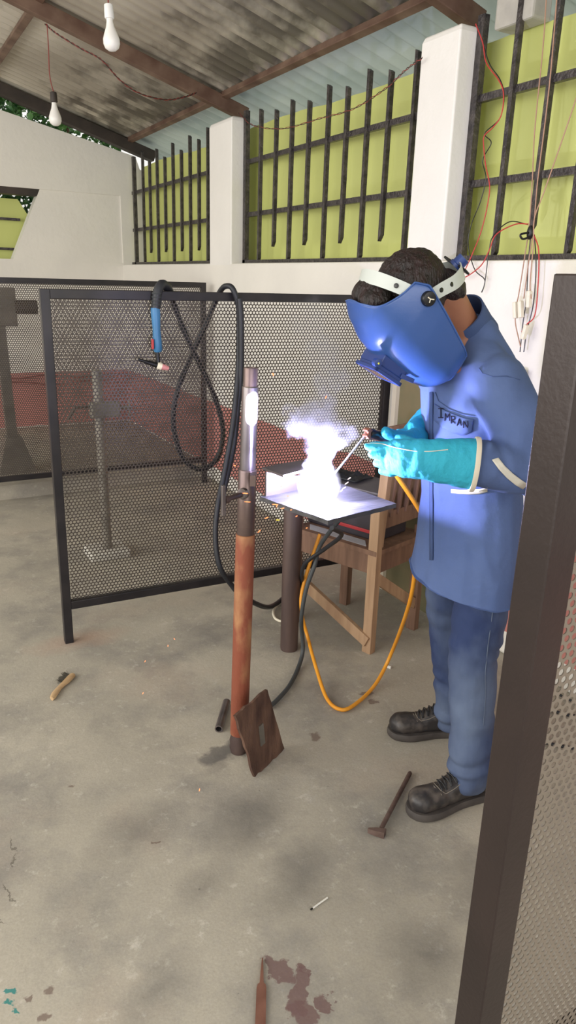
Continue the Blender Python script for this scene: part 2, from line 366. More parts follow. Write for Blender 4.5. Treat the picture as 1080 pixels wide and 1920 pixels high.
# back wall with a slanted opening, framed bands standing proud of the infill
def prismY(name, poly, y0, y1, m, parent=None, kind='structure'):
    k = MB().prism([(x, y0, z) for x, z in poly], (0, y1-y0, 0)); o = k.build(name, m, parent)
    if kind and parent is None: tag(o, kind=kind)
    return o
bw = empty('wall_back', (0, WY, 0), kind='structure')
top = lambda x: 2.798-.2115*(x-1.197)
def pw(nm, poly, y0, y1, m=M_WALL): return prismY(nm, poly, y0, y1, m, bw, None)
pw('lower_wall', [(-4.2, 0), (2.46, 0), (2.46, 1.612), (-4.2, 1.612)], WY, WY+.16)
pw('infill_panel', [(1.206, 1.612), (2.46, 1.612), (2.46, 2.205), (1.478, 2.205)], WY+.014, WY+.16)
pw('infill_panel', [(-4.2, 1.612), (.2, 1.612), (.05, 2.205), (-4.2, 2.205)], WY+.014, WY+.16)
pw('frame_band', [(-4.2, 2.205), (2.46, 2.205), (2.46, 2.442), (-4.2, 2.442)], WY, WY+.16)
pw('frame_band', [(2.205, 1.612), (2.46, 1.612), (2.46, 2.205), (2.20, 2.205)], WY-.002, WY+.16)
pw('gable', [(-4.2, 2.442), (2.40, 2.442), (2.36, top(2.36)), (.2, top(.2)), (-4.2, top(.2)-.1)], WY+.012, WY+.16)
# openings
w4 = empty('window_4', (.8, WY+.25, 1.6), kind='structure')
k = MB().prism([(-.3, WY+.26, 1.60), (1.32, WY+.26, 1.60), (1.40, WY+.26, 1.72), (1.42, WY+.26, 1.98), (1.33, WY+.26, 2.13), (-.3, WY+.26, 2.15)], (0, .02, 0)); k.build('board', M_GREEN, w4)
for z in (1.71, 1.965): MB().beam((-.3, WY+.22, z), (1.33, WY+.22, z-.01), .02, .022).build('bar', M_BAR, w4)
MB().box((.0, WY+.02, 2.15), (1.5, WY+.15, 2.21)).build('lintel', M_BEAMD, w4)
def window(name, y0, y1, bars, frames):
    wr = empty(name, (2.3, (y0+y1)/2, 1.6), kind='structure')
    # board: gently rolled sheet with shallow ribs
    k = MB(); ya, yb = y0-.06, min(y1+.22, 7.13); n = max(8, int((yb-ya)/.02)); rings = []
    for i in range(n+1):
        y = ya+(yb-ya)*i/n; u = (y % .19)/.19; dx = .004*math.sin(u*PI) ; tz = 2.455 + .012*math.sin(y*3.1)+.008*mn.noise((y*4, 0, 0))
        rings.append([(2.40+dx, y, 1.60), (2.40+dx, y, tz), (2.408+dx, y, tz), (2.408+dx, y, 1.60)])
    k.loft(rings); k.build('green_board', M_GREEN, wr, smooth=False)
    for z in (1.91, 2.232): MB().beam((2.315, y0, z), (2.315, y1, z), .025, .028).build('cross_bar', M_BAR, wr)
    MB().beam((2.30, y0, 1.613), (2.30, y1, 1.613), .03, .022).build('bottom_bar', M_BAR, wr)
    for y in frames: MB().beam((2.30, y, 1.60), (2.30, y, 2.53), .035, .03, up=(1, 0, 0)).build('side_bar', M_BAR, wr)
    long_ = short = None
    for y, zb, zt, lean in bars:
        k = MB(); h = .0105
        v = [(2.288, y-h, zb+.03), (2.288, y+h, zb), (2.292, y+h+lean, zt), (2.292, y-h+lean, zt-.012)]
        k.prism(v, (.022, 0, 0)); o = k.build('window_bar', M_BAR, wr)
L2, S = 1.605, 1.70
window('window_2', 2.93, 4.72, [(4.50, L2, 2.511, 0), (4.297, S, 2.476, 0), (4.104, L2, 2.496, 0), (3.91, S, 2.459, 0), (3.708, L2, 2.499, 0), (3.526, S, 2.458, 0), (3.338, L2, 2.499, 0), (3.161, S, 2.46, 0), (2.969, L2, 2.501, 0)], (4.70,))
window('window_1', 5.28, 7.13, [(6.79, L2, 2.548, 0), (6.61, S, 2.454, 0), (6.42, L2, 2.523, 0), (6.23, S, 2.441, 0), (6.043, L2, 2.519, 0), (5.86, S, 2.447, 0), (5.68, L2, 2.523, 0), (5.505, S, 2.475, 0), (5.335, L2, 2.528, 0)], (7.03,))
window('window_3', -.4, 2.577, [(2.36, L2, 2.60, 0), (2.172, S, 2.52, 0), (1.985, L2, 2.55, 0), (1.79, S, 2.5, 0), (1.6, L2, 2.55, 0), (1.2, L2, 2.55, 0)], (2.56,))
# roof: corrugated sheets on rafters and purlins
RS = -.2916
def rz(x, off=0): return 2.594 + off + RS*(x-2.354)
def roof(name, x0, x1, y0, y1, off, amp, pitch, m):
    k = MB(); rings = []; n = int((y1-y0)/pitch*10)
    for i in range(n+1):
        y = y0+(y1-y0)*i/n; z = amp*math.sin(2*PI*y/pitch)
        rings.append([(x0, y, rz(x0, off)+z), (x1, y, rz(x1, off)+z), (x1, y, rz(x1, off)+z+.0012), (x0, y, rz(x0, off)+z+.0012)])
    k.loft(rings); o = k.build(name, m, smooth=True); tag(o, kind='structure'); return o
roof('ceiling', -3.4, 2.3, -1.2, 7.5, .085, .025, .104, M_SHEET)
M_EAVE = mat('pale_roof_sheet', (176, 190, 190), (206, 216, 214), .45, .3, scale=3)
roof('ceiling', 2.24, 3.15, -1.2, 7.5, .120, .019, .13, M_EAVE)
tr = 0
def trim(p, q, w_, h_, m, up=(0, 0, 1)):
    global tr; tr += 1
    o = MB().beam(p, q, w_, h_, up, .004).build('trim_%d' % tr, m); tag(o, kind='structure'); return o
for Y in (5.0, 2.74): trim((-3.4, Y, rz(-3.4, .0)), (2.44, Y, rz(2.44, .0)), .055, .085, M_BEAM)
trim((-3.4, 5.10, rz(-3.4, .03)), (2.3, 5.10, rz(2.3, .03)), .03, .05, M_BEAMD)
trim((-3.4, 7.06, rz(-3.4, .0)), (2.5, 7.06, rz(2.5, .0)), .10, .09, M_BEAMD)
for X in (2.27, 1.10, 0, -1.1, -2.2): trim((X, -1.2, rz(X, .045)), (X, 7.4, rz(X, .045)), .045, .04, M_BEAM, up=(0.28, 0, .96))
# packing block on the sill column
o = MB().cbox((2.30, 2.30, 2.46), (2.40, 2.50, 2.60), .01).build('wall_right', M_CONC); tag(o, kind='structure')

# foliage outside
def bush(name, label, lo, hi, count, seed, size=.09):
    rnd = random.Random(seed); v = []; f = []
    for i in range(count):
        c = Vector([rnd.uniform(lo[j], hi[j]) for j in range(3)])
        d = Vector((rnd.uniform(-1, 1), rnd.uniform(-1, 1), rnd.uniform(-1, .3))).normalized(); s = d.cross(Vector((rnd.uniform(-1, 1), rnd.uniform(-1, 1), rnd.uniform(-1, 1)))).normalized()
        L = size*rnd.uniform(.6, 1.4); W_ = L*.28; u = d.cross(s)*L*.08
        k = len(v); v += [c, c+d*L*.4+s*W_+u, c+d*L, c+d*L*.4-s*W_+u, c+d*L*.45-u]
        f += [(k, k+1, k+4), (k+1, k+2, k+4), (k+2, k+3, k+4), (k+3, k, k+4)]
    b = empty(name, (Vector(lo)+Vector(hi))/2*1, label, 'tree'); b.location.z = lo[2]
    mesh_obj('foliage', v, f, M_LEAF, b)
    for i in range(5):
        x = lo[0]+(hi[0]-lo[0])*(i+.5)/5; y = (lo[1]+hi[1])/2
        MB().tube(spline([(x, y, lo[2]), (x+.05, y+.05, (lo[2]+hi[2])/2), (x-.04, y-.03, hi[2])], 4), .015, 6).build('branch', M_WOODB, b)
    return b
bush('leafy_tree', 'dense green tree showing through the gap above the back wall', (-2.2, 7.75, 1.2), (2.5, 8.9, 3.5), 17000, 3)
bush('leafy_tree', 'tree foliage peeking over the green boards below the eave', (3.3, 2.6, 1.6), (3.9, 7.4, 2.9), 3500, 5)

# ------------------------------------------------------------------ perforated welding screens
def perforated(name, P0, U, W_, H_, pitch, r, m, parent, sides=12, thick=.0016):
    """hexagonal cells, each with a round hole; P0 lower corner, U horizontal unit vector"""
    U = Vector(U).normalized(); Z = Vector((0, 0, 1)); nx = int(W_/pitch)+1; dz = pitch*.866; nz = int(H_/dz)+1
    R = pitch/math.sqrt(3); verts = []; faces = []; idx = {}
    hs = [(math.cos(2*PI*i/sides+PI/6), math.sin(2*PI*i/sides+PI/6)) for i in range(sides)]
    hc = [(math.cos(PI/3*i+PI/6), math.sin(PI/3*i+PI/6)) for i in range(6)]
    st = sides//6
    for j in range(nz):
        for i in range(nx):
            cx = (i+.5+(.5 if j % 2 else 0))*pitch; cz = (j+.5)*dz
            if cx > W_-pitch*.3: continue
            cs = []
            for a, b in hc:
                x, z = cx+a*R, cz+b*R; key = (round(x/pitch*4), round(z/dz*6))
                if key not in idx:
                    idx[key] = len(verts); q = P0 + U*min(max(x, 0), W_) + Z*min(max(z, 0), H_); verts.append((q.x, q.y, q.z))
                cs.append(idx[key])
            k = len(verts)
            for a, b in hs:
                q = P0 + U*(cx+a*r) + Z*(cz+b*r); verts.append((q.x, q.y, q.z))
            for c in range(6):
                h = [k+(c*st+s_) % sides for s_ in range(st+1)]
                faces.append(tuple([cs[c], cs[(c+1) % 6]] + h[::-1]))
    o = mesh_obj(name, verts, faces, m, parent)
    md = o.modifiers.new('thickness', 'SOLIDIFY'); md.thickness = thick; md.offset = 0
    return o
def screen(label, P, ang, W_, H_, zb, bw_, pitch, r, mf, mp_, sides=12, thick=.0016):
    """P = foot of the near-left corner post; the frame runs along U"""
    U = Vector((math.cos(ang), math.sin(ang), 0)); V = Vector((-U.y, U.x, 0)); P = Vector(P)
    s = empty('welding_screen', P, label, 'screen')
    def fr(x0, x1, z0, z1): # box along the frame plane
        M = Matrix(((U.x, V.x, 0, P.x), (U.y, V.y, 0, P.y), (0, 0, 1, P.z), (0, 0, 0, 1)))
        return MB().cbox((x0, 0, z0), (x1, bw_, z1), .002, M)
    fr(0, bw_, 0, H_).build('post', mf, s); fr(W_-bw_, W_, 0, H_).build('post', mf, s)
    fr(bw_, W_-bw_, H_-bw_, H_).build('top_rail', mf, s); fr(bw_, W_-bw_, zb, zb+bw_).build('bottom_rail', mf, s)
    perforated('perforated_sheet', P+U*bw_+V*(bw_*.45)+Vector((0, 0, zb+bw_)), U, W_-2*bw_, H_-zb-2*bw_, pitch, r, mp_, s, sides, thick)
    return s
screen('black framed perforated screen in front with the blue torch hung over its rail', (.565, 2.855, 0), math.radians(-2), 1.585, 1.446, .155, .035, .0150, .0059, M_FRAME, M_PERF, 12)
screen('black framed perforated screen standing farther back near the white wall', (.30, 4.98, 0), math.radians(0), 1.83, 1.469, .165, .035, .0145, .0056, M_FRAME, M_PERF, 6)
screen('close brown framed perforated screen along the right edge of the photo', (.687, .559, 0), math.radians(0), 1.42, 1.516, .16, .05, .0150, .0052, M_FRAMEB, M_PERFB, 12)

# ------------------------------------------------------------------ pipe stand with work table
SY = 1.86
def sp(z, dx=0): return Vector((.902+.0225*z+dx, SY, z))
st = empty('pipe_welding_stand', (.902, SY, 0), 'tall red and grey pipe stand carrying the steel work plate', 'stand')
k = MB().lathe(sp(.0), (.0225, 0, 1), [(0, .026), (.02, .031), (.032, .028), (.045, .031), (.06, .027), (.075, .027)], 28); k.build('foot_joint', M_POST, st, True)
MB().lathe(sp(.07), (.0225, 0, 1), [(0, .0285), (.002, .0295), (.695, .0295), (.697, .026)], 32).build('lower_pipe', M_RUST, st, True)
MB().lathe(sp(.765), (.0225, 0, 1), [(0, .0265), (.002, .0272), (.20, .0272), (.203, .025), (.203, .02)], 32).build('collar', M_COLLAR, st, True)
MB().lathe(sp(.96), (.0225, 0, 1), [(0, .0238), (.248, .0238), (.25, .022)], 32).build('upper_pipe', M_STEEL, st, True)
MB().lathe(sp(1.205), (.0225, 0, 1), [(-.005, .0205), (.055, .0205), (.058, .019), (.058, .014), (.03, .012)], 32).build('pipe_end', M_COLLAR, st, True)
# freshly ground patch on the upper pipe, facing the arc
k = MB(); rings = []
for i in range(15):
    z = 1.10+.098*i/14; e = 1-abs((i/14)*2-1)**6; rings.append([sp(z)+Vector((math.cos(a), math.sin(a), 0))*.0243 for a in [math.radians(-92+(50*(.25+.75*e))*t) for t in (-1.1, -.75, -.4, 0, .4, .75, 1.1)]])
k.loft(rings, cap=False, closed=False); k.build('ground_patch', M_GRIND, st, True)
# clamp bolt and tee handle
cb = sp(.895)
nb = MB().lathe(cb+Vector((-.018, -.018, .006)), (-.8, -.6, -.05), [(0, .017), (.012, .017), (.016, .013)], 18).build('weld_nut', M_STEEL, st, True)
MB().lathe(cb+Vector((-.03, -.024, .004)), (-.95, -.25, -.07), [(0, .008), (.05, .008), (.05, .012), (.064, .012), (.064, .004)], 12).build('clamp_bolt', M_COLLAR, st, True)
MB().cbox((-.006, -.006, -.045), (.006, .006, .045), .002, Matrix.Translation(cb+Vector((-.097, -.045, .0)))).build('tee_handle', M_STEEL, st)
# arm, channel and plates
PZ = .94
pc = [onZ(487, 931, PZ), onZ(615, 976, PZ), onZ(743, 944, PZ), onZ(634, 905, PZ)]
b1, b2 = onZ(499, 931, PZ), onZ(566, 917, PZ); bu = (b2-b1).normalized(); bv = Vector((-bu.y, bu.x, 0))
MB().beam(sp(.945)+Vector((.015, -.01, 0)), b1+bv*.06+Vector((0, 0, .03)), .016, .03).build('arm', M_POST, st)
MB().prism([b1, b2, b2+Vector((0, 0, .038)), b1.lerp(b2, .5)+Vector((0, 0, .052)), b1+Vector((0, 0, .068))], bv*.006).build('back_plate', M_PLATED, st)
MB().prism([onZ(491, 880, 1.010), onZ(531, 895, 1.010), onZ(600, 877, 1.010), onZ(600, 860, 1.010)], (0, 0, .006)).build('top_flange', M_PLATED, st)
def jag(poly, n, amp, seed):
    out = []
    for i in range(len(poly)):
        p, q = Vector(poly[i]), Vector(poly[(i+1) % len(poly)])
        for j in range(n):
            t = j/n; a_ = amp if j else 0; v = p.lerp(q, t); out.append(v+Vector((mn.noise(v*40+Vector((seed, 0, 0))), mn.noise(v*40+Vector((0, seed, 0))), 0))*a_)
    return out
k = MB().prism([v-Vector((0, 0, .012)) for v in jag(pc, 12, .004, 3)], (0, 0, .012)); k.build('work_plate', M_PLATE, st)
# welded bead lump under the electrode
MB().beam(ARC+Vector((-.03, .01, -.016)), ARC+Vector((.03, -.005, -.016)), .02, .008).build('weld_bead', M_PLATE, st)

# round post in front of the chair
p = MB(); q = Vector((1.399, 2.40, 0)); o = p.lathe(q, (0, 0, 1), [(0, .036), (.01, .0375), (.30, .0385), (.66, .0385), (.67, .034)], 26).build('round_post', M_POST, None, True)
tag(o, 'thick dark brown round post under the left edge of the work plate', 'post')

# leaning rusty plate, pipe offcut, brush, hammer, file, bits
c4 = [Vector((.905, 1.80, .22)), onZ(441, 1338, .17), onZ(478, 1456, .012), onZ(529, 1402, .012)]
c4[0] = onY(497, 1292, 1.80); c4[1] = onY(440, 1338, 1.80); c4[2] = onZ(474, 1456, .004); c4[3] = onZ(529, 1402, .004); c4[1] = c4[0]+c4[2]-c4[3]
nrm = (c4[1]-c4[0]).cross(c4[3]-c4[0]).normalized()
base = [c4[0], c4[1], c4[2], c4[3]]; jp = []
for i in range(4):
    a, b = base[i], base[(i+1) % 4]
    for j in range(10):
        v = a.lerp(b, j/10); jp.append(v + (b-a).cross(nrm).normalized()*(.008*mn.noise(v*45) if j else 0))
o = MB().prism(jp, nrm*.009)
pl = o.build('rusty_plate', M_RUSTP); tag(pl, 'rough rusty square plate leaning on the foot of the pipe stand', 'plate')
ctr = sum(base, Vector())/4; e1 = (c4[1]-c4[0]).normalized(); e2 = nrm.cross(e1)
sgn = -1 if nrm.dot(CAM-ctr) < 0 else 1
MB().beam(ctr+nrm*(.009 if sgn > 0 else 0)+e2*.04+nrm*sgn*.001+e1*.0, ctr+nrm*(.009 if sgn > 0 else 0)-e2*.03+nrm*sgn*.001, .022, .006, up=nrm).build('raised_scar', M_GSTAND, pl)
a, b = onZ(410, 1367, .014), onZ(425, 1316, .014)
d = (b-a).normalized(); k = MB().lathe(a, d, [(0, .010), (0, .014), ((b-a).length, .014), ((b-a).length, .010), (0, .010)], 20, False)
tag(k.build('pipe_offcut', M_STEEL, None, True), 'short steel tube offcut lying left of the stand foot', 'pipe')
# wire brush
br = empty('wire_brush', onZ(115, 1295), 'wooden handled wire brush lying alone on the floor at left', 'brush')
a, b = onZ(98, 1314), onZ(134, 1268); d = (b-a).normalized(); sd = Vector((-d.y, d.x, 0)); Ln = (b-a).length
rings = []
for t, wd in ((0, .006), (.04, .011), (.2, .0135), (.4, .0105), (.55, .0115), (.7, .0145), (.95, .0145), (1.0, .010)):
    c = a+d*Ln*t+sd*(.006*math.sin(t*5)); rings.append([c+sd*wd*math.cos(x)+Vector((0, 0, .008+.007*math.sin(x))) for x in [2*PI*j/14 for j in range(14)]])
MB().loft(rings).build('handle', M_BRUSH, br, True)
k = MB(); rnd = random.Random(4)
for i in range(150):
    c = a+d*Ln*rnd.uniform(.62, .98)+sd*rnd.uniform(.004, .012)+Vector((0, 0, .010)); e = c+sd*rnd.uniform(.014, .024)+d*rnd.uniform(-.008, .008)+Vector((0, 0, rnd.uniform(-.004, .012)))
    k.tube([c, e], .0007, 4)
tag(k.build('bristles', M_BRIST, br), kind='stuff')
# chipping hammer made of rebar
hm = empty('chipping_hammer', onZ(735, 1500), 'rebar handled chipping hammer lying in front of the shoes', 'hammer')
a, b = onZ(715, 1553, .012), onZ(769, 1449, .010); d = (b-a).normalized(); Ln = (b-a).length
k = MB(); pts = []; rs = []
for i in range(61):
    t = i/60; pts.append(a+d*Ln*t); rs.append(.0062+(.0012 if i % 2 else 0))
k.tube(pts, rs, 10).build('handle', M_HAMR, hm, True)
hd = Vector((d.y, -d.x, 0)); k = MB()
e0, e1_ = onZ(690, 1556, .012), onZ(722, 1562, .014)
k.loft([[e0+Vector((0, 0, z))+d*y for z, y in ((-.009, -.003), (.006, -.003), (.006, .003), (-.009, .003))],
        [e0.lerp(e1_, .45)+Vector((0, 0, z))+d*y for z, y in ((-.010, -.008), (.008, -.008), (.008, .008), (-.010, .008))],
        [e1_+Vector((0, 0, z))+d*y for z, y in ((-.013, -.010), (.008, -.010), (.008, .010), (-.013, .010))]]).build('head', M_HAMR, hm)
# file
a, b = onZ(492, 1797, .004), onZ(487, 1960, .004); d = (b-a).normalized(); sd = Vector((-d.y, d.x, 0))
k = MB(); rings = []
for t, wd in ((0, .0012), (.03, .003), (.062, .0045), (.066, .009), (.075, .0108), (.24, .0115), (.25, .011)):
    c = a+d*t; rings.append([c+sd*wd+Vector((0, 0, -.003)), c-sd*wd+Vector((0, 0, -.003)), c-sd*wd+Vector((0, 0, .002)), c+sd*wd+Vector((0, 0, .002))])
tag(k.loft(rings).build('metal_file', M_FILE), 'rusty flat file with a pointed tang lying at the bottom', 'file')
a, b = onZ(586, 1703, .003), onZ(614, 1683, .003)
eb = MB().tube([a, a.lerp(b, .2), b], .0022, 8).build('electrode_stub', M_CHALK); tag(eb, 'short white electrode stub lying on the floor above the file', 'electrode')
MB().tube([a-(b-a)*.12, a], .0024, 8).build('burnt_tip', M_BLACK, eb)
a, b = onZ(723, 1249, .004), onZ(733, 1252, .004)
tag(MB().tube([a, b], .006, 8).build('white_chip', M_CHALK), 'small white chip on the floor beside the orange cable', 'chip')

# background vices on posts
def vice(label, x, y, h, base, crossz, seed):
    v = empty('vice_stand', (x, y, base), label, 'stand')
    MB().cbox((x-.11, y-.08, base), (x+.11, y+.10, base+.05), .01).build('base_block', M_CONC, v)
    MB().tube([(x, y, base+.05), (x-.01, y, h)], .026, 16).build('pole', M_GSTAND, v, True)
    MB().cbox((x-.055, y-.03, crossz-.045), (x+.10, y+.03, crossz+.035), .008).build('vice_body', M_GSTAND, v)
    MB().tube([(x+.10, y, crossz), (x+.16, y, crossz)], .010, 10).build('screw', M_GSTAND, v, True)
    MB().tube([(x+.155, y, crossz-.05), (x+.155, y, crossz+.04)], .005, 8).build('handle', M_GSTAND, v, True)
    MB().tube([(x-.05, y, crossz+.015), (x-.13, y, crossz+.01), (x-.17, y, crossz-.05)], .006, 8).build('jaw_arm', M_BEAMD, v, True)
    return v
q = onZ(205, 1045)
vice('grey vice on a pole standing behind the front perforated screen', q.x, q.y+.03, 1.03, 0, .83, 1)
q = onZ(28, 882, .1)
v = empty('steel_stand', (q.x, q.y, .1), 'grey steel stand with a stepped foot behind the far screen at left', 'stand')
MB().loft([[(q.x-.12, q.y-.1, .1), (q.x+.14, q.y-.1, .1), (q.x+.14, q.y+.1, .1), (q.x-.12, q.y+.1, .1)], [(q.x-.05, q.y-.06, .36), (q.x+.06, q.y-.06, .36), (q.x+.06, q.y+.06, .36), (q.x-.05, q.y+.06, .36)]]).build('foot', M_GSTAND, v)
MB().beam((q.x, q.y, .36), (q.x-.02, q.y, 1.22), .07, .07).build('pole', M_GSTAND, v)
MB().cbox((q.x-.10, q.y-.04, 1.14), (q.x+.10, q.y+.02, 1.40), .006).build('clamp_plate', M_GSTAND, v)
MB().tube([(q.x+.09, q.y-.01, 1.27), (q.x+.24, q.y-.01, 1.27)], .05, 14).build('drum', M_BEAMD, v, True)

# olive board leaning behind the chair
bd = empty('plywood_board', (2.1, 2.7, 0), 'olive green plywood board with a pale edge standing behind the chair', 'board')
MB().beam((2.165, 2.74, .6), (2.165, 2.0, .6), .012, 1.2).build('panel', M_BOARD, bd)
MB().beam((2.15, 2.755, 0), (2.15, 2.755, 1.2), .022, .03).build('edge_strip', M_TRIM, bd)

# ------------------------------------------------------------------ wooden chair with welding machine on it
A = Vector((1.69, 2.227, 0)); Bq = Vector((2.0, 2.32, 0)); D = Vector((1.55, 2.62, 0)); Cq = Vector((1.87, 2.68, 0))
ch = empty('wooden_chair', (A+Bq+Cq+D)/4, 'rough wooden chair with braced legs and slatted back behind the work plate', 'chair')
uAB = (Bq-A).normalized(); uAD = (D-A).normalized()
def post(name, p, z, t, m, lean=Vector((0, 0, 0)), w_=.045):
    return MB().beam(p, p+Vector((0, 0, z))+lean, w_, t, up=uAB, c=.002).build(name, m, ch)
post('leg', A, .655, .035, M_WOOD, Vector((.0, 0, 0))); post('leg', Bq, .50, .035, M_WOODB); post('leg', Cq, .46, .035, M_WOODB); post('leg', D, .62, .035, M_WOODB)
SZ = .47
MB().beam(A+Vector((0, 0, .40)), D+Vector((0, 0, .40)), .022, .085, c=.002).build('seat_rail', M_WOODB, ch)
MB().beam(A+Vector((0, 0, .40)), Bq+Vector((0, 0, .40)), .022, .085, c=.002).build('seat_rail', M_WOODB, ch)
MB().beam(D+Vector((0, 0, .40)), Cq+Vector((0, 0, .40)), .022, .085, c=.002).build('seat_rail', M_WOODB, ch)
MB().beam(Bq+Vector((0, 0, .40)), Cq+Vector((0, 0, .40)), .022, .085, c=.002).build('seat_rail', M_WOODB, ch)
MB().prism([A-uAB*.02-uAD*.02+Vector((0, 0, .443)), Bq+uAB*.02-uAD*.02+Vector((0, 0, .443)), Cq+uAB*.02+uAD*.02+Vector((0, 0, .443)), D-uAB*.02+uAD*.02+Vector((0, 0, .443))], (0, 0, .02)).build('seat', M_WOODB, ch)
MB().beam(A+Vector((-.015, -.01, .055)), D+Vector((-.02, 0, .25)), .02, .05, c=.002).build('brace', M_WOOD, ch)
MB().beam(A+Vector((.01, -.01, .34)), Bq+Vector((-.01, -.01, .13)), .02, .045, c=.002).build('brace', M_WOOD, ch)
bo = Vector((.05, -.03, 0)) # back leans outward
MB().beam(A+Vector((.03, .03, .42)), A+bo*.2+Vector((.05, .03, .95)), .04, .03, up=uAB, c=.002).build('back_post', M_WOOD, ch)
MB().beam(A+uAB*.03+Vector((0, .03, .565)), Bq+uAB*.03+Vector((0, .03, .565)), .022, .07, c=.002).build('back_rail', M_WOODB, ch)
MB().beam(A+uAB*.03+Vector((.03, .03, .93)), Bq+uAB*.03+Vector((.03, .03, .93)), .022, .06, c=.002).build('back_rail', M_WOODB, ch)
for t in (.10, .155, .21, .27, .325): MB().beam(A+uAB*t+Vector((0, .03, .58)), A+uAB*(t+.012)+Vector((.03, .03, .93)), .014, .038, up=uAD, c=.002).build('back_slat', M_WOODB, ch)
# machine on the seat
wm = empty('welding_machine', (A+Bq+Cq+D)/4+Vector((0, 0, .463)), 'dark grey welding machine resting on the wooden chair seat', 'machine')
o0 = A+uAD*.05-uAB*.0+Vector((0, 0, .464)); MM = Matrix(((uAB.x, uAD.x, 0, o0.x), (uAB.y, uAD.y, 0, o0.y), (0, 0, 1, o0.z), (0, 0, 0, 1)))
MB().cbox((.08, 0, 0), (.29, .38, .20), .008, MM).build('body', M_MACH, wm)
MB().cbox((.078, -.002, .20), (.292, .382, .212), .004, MM).build('lid', M_MACHT, wm)
MB().cbox((.074, .01, .03), (.080, .37, .045), .002, MM).build('side_stripe', M_REDP, wm)
MB().lathe(MM @ Vector((.13, .31, .212)), (0, 0, 1), [(0, .016), (.02, .015), (.022, .01)], 16).build('knob', M_REDP, wm, True)
# loose rods on seat
for i in range(8):
    a = A+uAD*(.05+.006*i)+uAB*(.008+.0068*i)+Vector((0, 0, .4655)); b = a+uAD*.30
    r_ = MB().tube([a, b], .0022, 6).build('welding_rod', M_ROD); tag(r_, 'thin grey welding rod lying on the chair seat beside the machine', 'rod', 'welding rods on the chair seat')
fb = empty('folded_cloth', MM @ Vector((.15, .28, .212)), 'crumpled black cloth lying on top of the welding machine', 'cloth')
k = MB(); g = 16; vv = []; ff = []
for i in range(g+1):
    for j in range(g+1):
        u, v_ = i/g, j/g; zz = .012+.030*abs(mn.noise((u*5, v_*5, 2)))*(1-(2*u-1)**4)*(1-(2*v_-1)**4)+.012*mn.noise((u*11, v_*11, 5))*(1-(2*u-1)**4)*(1-(2*v_-1)**4)
        vv.append(MM @ Vector((.12+.13*u, .16+.2*v_+.02*mn.noise((u*3, 1, 1)), .212+max(zz, .003))))
for i in range(g):
    for j in range(g): ff.append((i*(g+1)+j, (i+1)*(g+1)+j, (i+1)*(g+1)+j+1, i*(g+1)+j+1))
o = mesh_obj('cloth_sheet', vv, ff, M_RUB, fb, True); md = o.modifiers.new('t', 'SOLIDIFY'); md.thickness = .004

# ------------------------------------------------------------------ cables and torch
def cable(name, pts, r, m, label=None, cat=None, parent=None, per=8, n=10, group=None):
    o = MB().tube(spline(pts, per), r, n).build(name, m, parent, True)
    if label: tag(o, label, cat, group)
    return o
sy = lambda x: 2.855-.035*(x-.565)  # front face of front screen
tq = onY(297, 545, 2.80)
to = empty('welding_torch', tq, 'blue handled welding torch hanging over the front screen rail', 'torch')
ty = 2.825
cable('boot', [onY(318, 548, 2.885), onY(312, 537, 2.86), onY(302, 534, 2.835), onY(295, 550, ty), onY(292, 578, ty)], .0185, M_RUB, parent=to)
for i in range(4):
    c = onY(294-.5*i, 550+7*i, ty); MB().lathe(c, (0, 0, 1), [(-.003, .018), (0, .0205), (.003, .018)], 16).build('boot_ring', M_RUBG, to, True)
a, b = onY(291, 577, ty), onY(296, 660, ty); Ln = (b-a).length
MB().lathe(a, b-a, [(0, .0175), (.02, .019), (.05, .017), (Ln*.5, .0155), (Ln*.75, .018), (Ln-.01, .0185), (Ln, .013)], 20).build('handle', M_TORCH, to, True)
MB().cbox((-.004, -.012, -.02), (.004, .004, .02), .003, Matrix.Translation(onY(285.5, 645, ty-.004))).build('trigger', M_REDP, to)
a, b = onY(295, 660, ty), onY(297, 684, ty); MB().tube([a, b], .0085, 12).build('neck', M_BLACK, to, True)
a, b = onY(259, 674, ty), onY(298, 686, ty); MB().lathe(a, b-a, [(0, .005), (.01, .0055), ((b-a).length*.6, .0095), ((b-a).length, .012)], 14).build('back_cap', M_BLACK, to, True)
a, b = onY(295, 685, ty-.005), onY(303, 687.5, ty-.008); MB().lathe(a, b-a, [(0, .012), (.004, .014), ((b-a).length, .014)], 16).build('gas_lens', M_BONE, to, True)
a, b = onY(302, 687, ty-.008), onY(316, 691, ty-.012); MB().lathe(a, b-a, [(0, .012), (.004, .0125), ((b-a).length*.6, .0105), ((b-a).length, .008)], 16).build('nozzle', M_PINK, to, True)
by = 2.93
pts = [onY(318, 548, 2.89), onY(328, 575, by), onY(345, 620, by), onY(366, 665, by), onY(390, 715, by+.01), onY(408, 760, by+.02), onY(418, 810, by+.02), onY(408, 858, by+.02), onY(378, 880, by+.02), onY(345, 862, by+.02), onY(328, 815, by+.01), onY(325, 775, by), onY(335, 725, by), onY(360, 665, by+.03), onY(385, 610, by+.02), onY(402, 570, by), onY(412, 548, 2.89)]
cable('torch_cable', pts+[onY(422, 537, 2.845), onY(436, 541, 2.81), onY(447, 575, 2.80), onY(448, 625, 2.80), onY(446, 700, 2.78), onY(436, 800, 2.74), onY(420, 890, 2.7), onY(408, 950, 2.66), onY(404, 1010, 2.63), onY(413, 1065, 2.60), onY(440, 1105, 2.60)], .0115, M_RUB, parent=to, per=6)
cable('torch_cable', [onY(440, 1105, 2.60), onY(470, 1127, 2.6), onZ(505, 1138, .03), onZ(535, 1118, .02), onZ(560, 1090, .02)], .0115, M_RUB, parent=to)
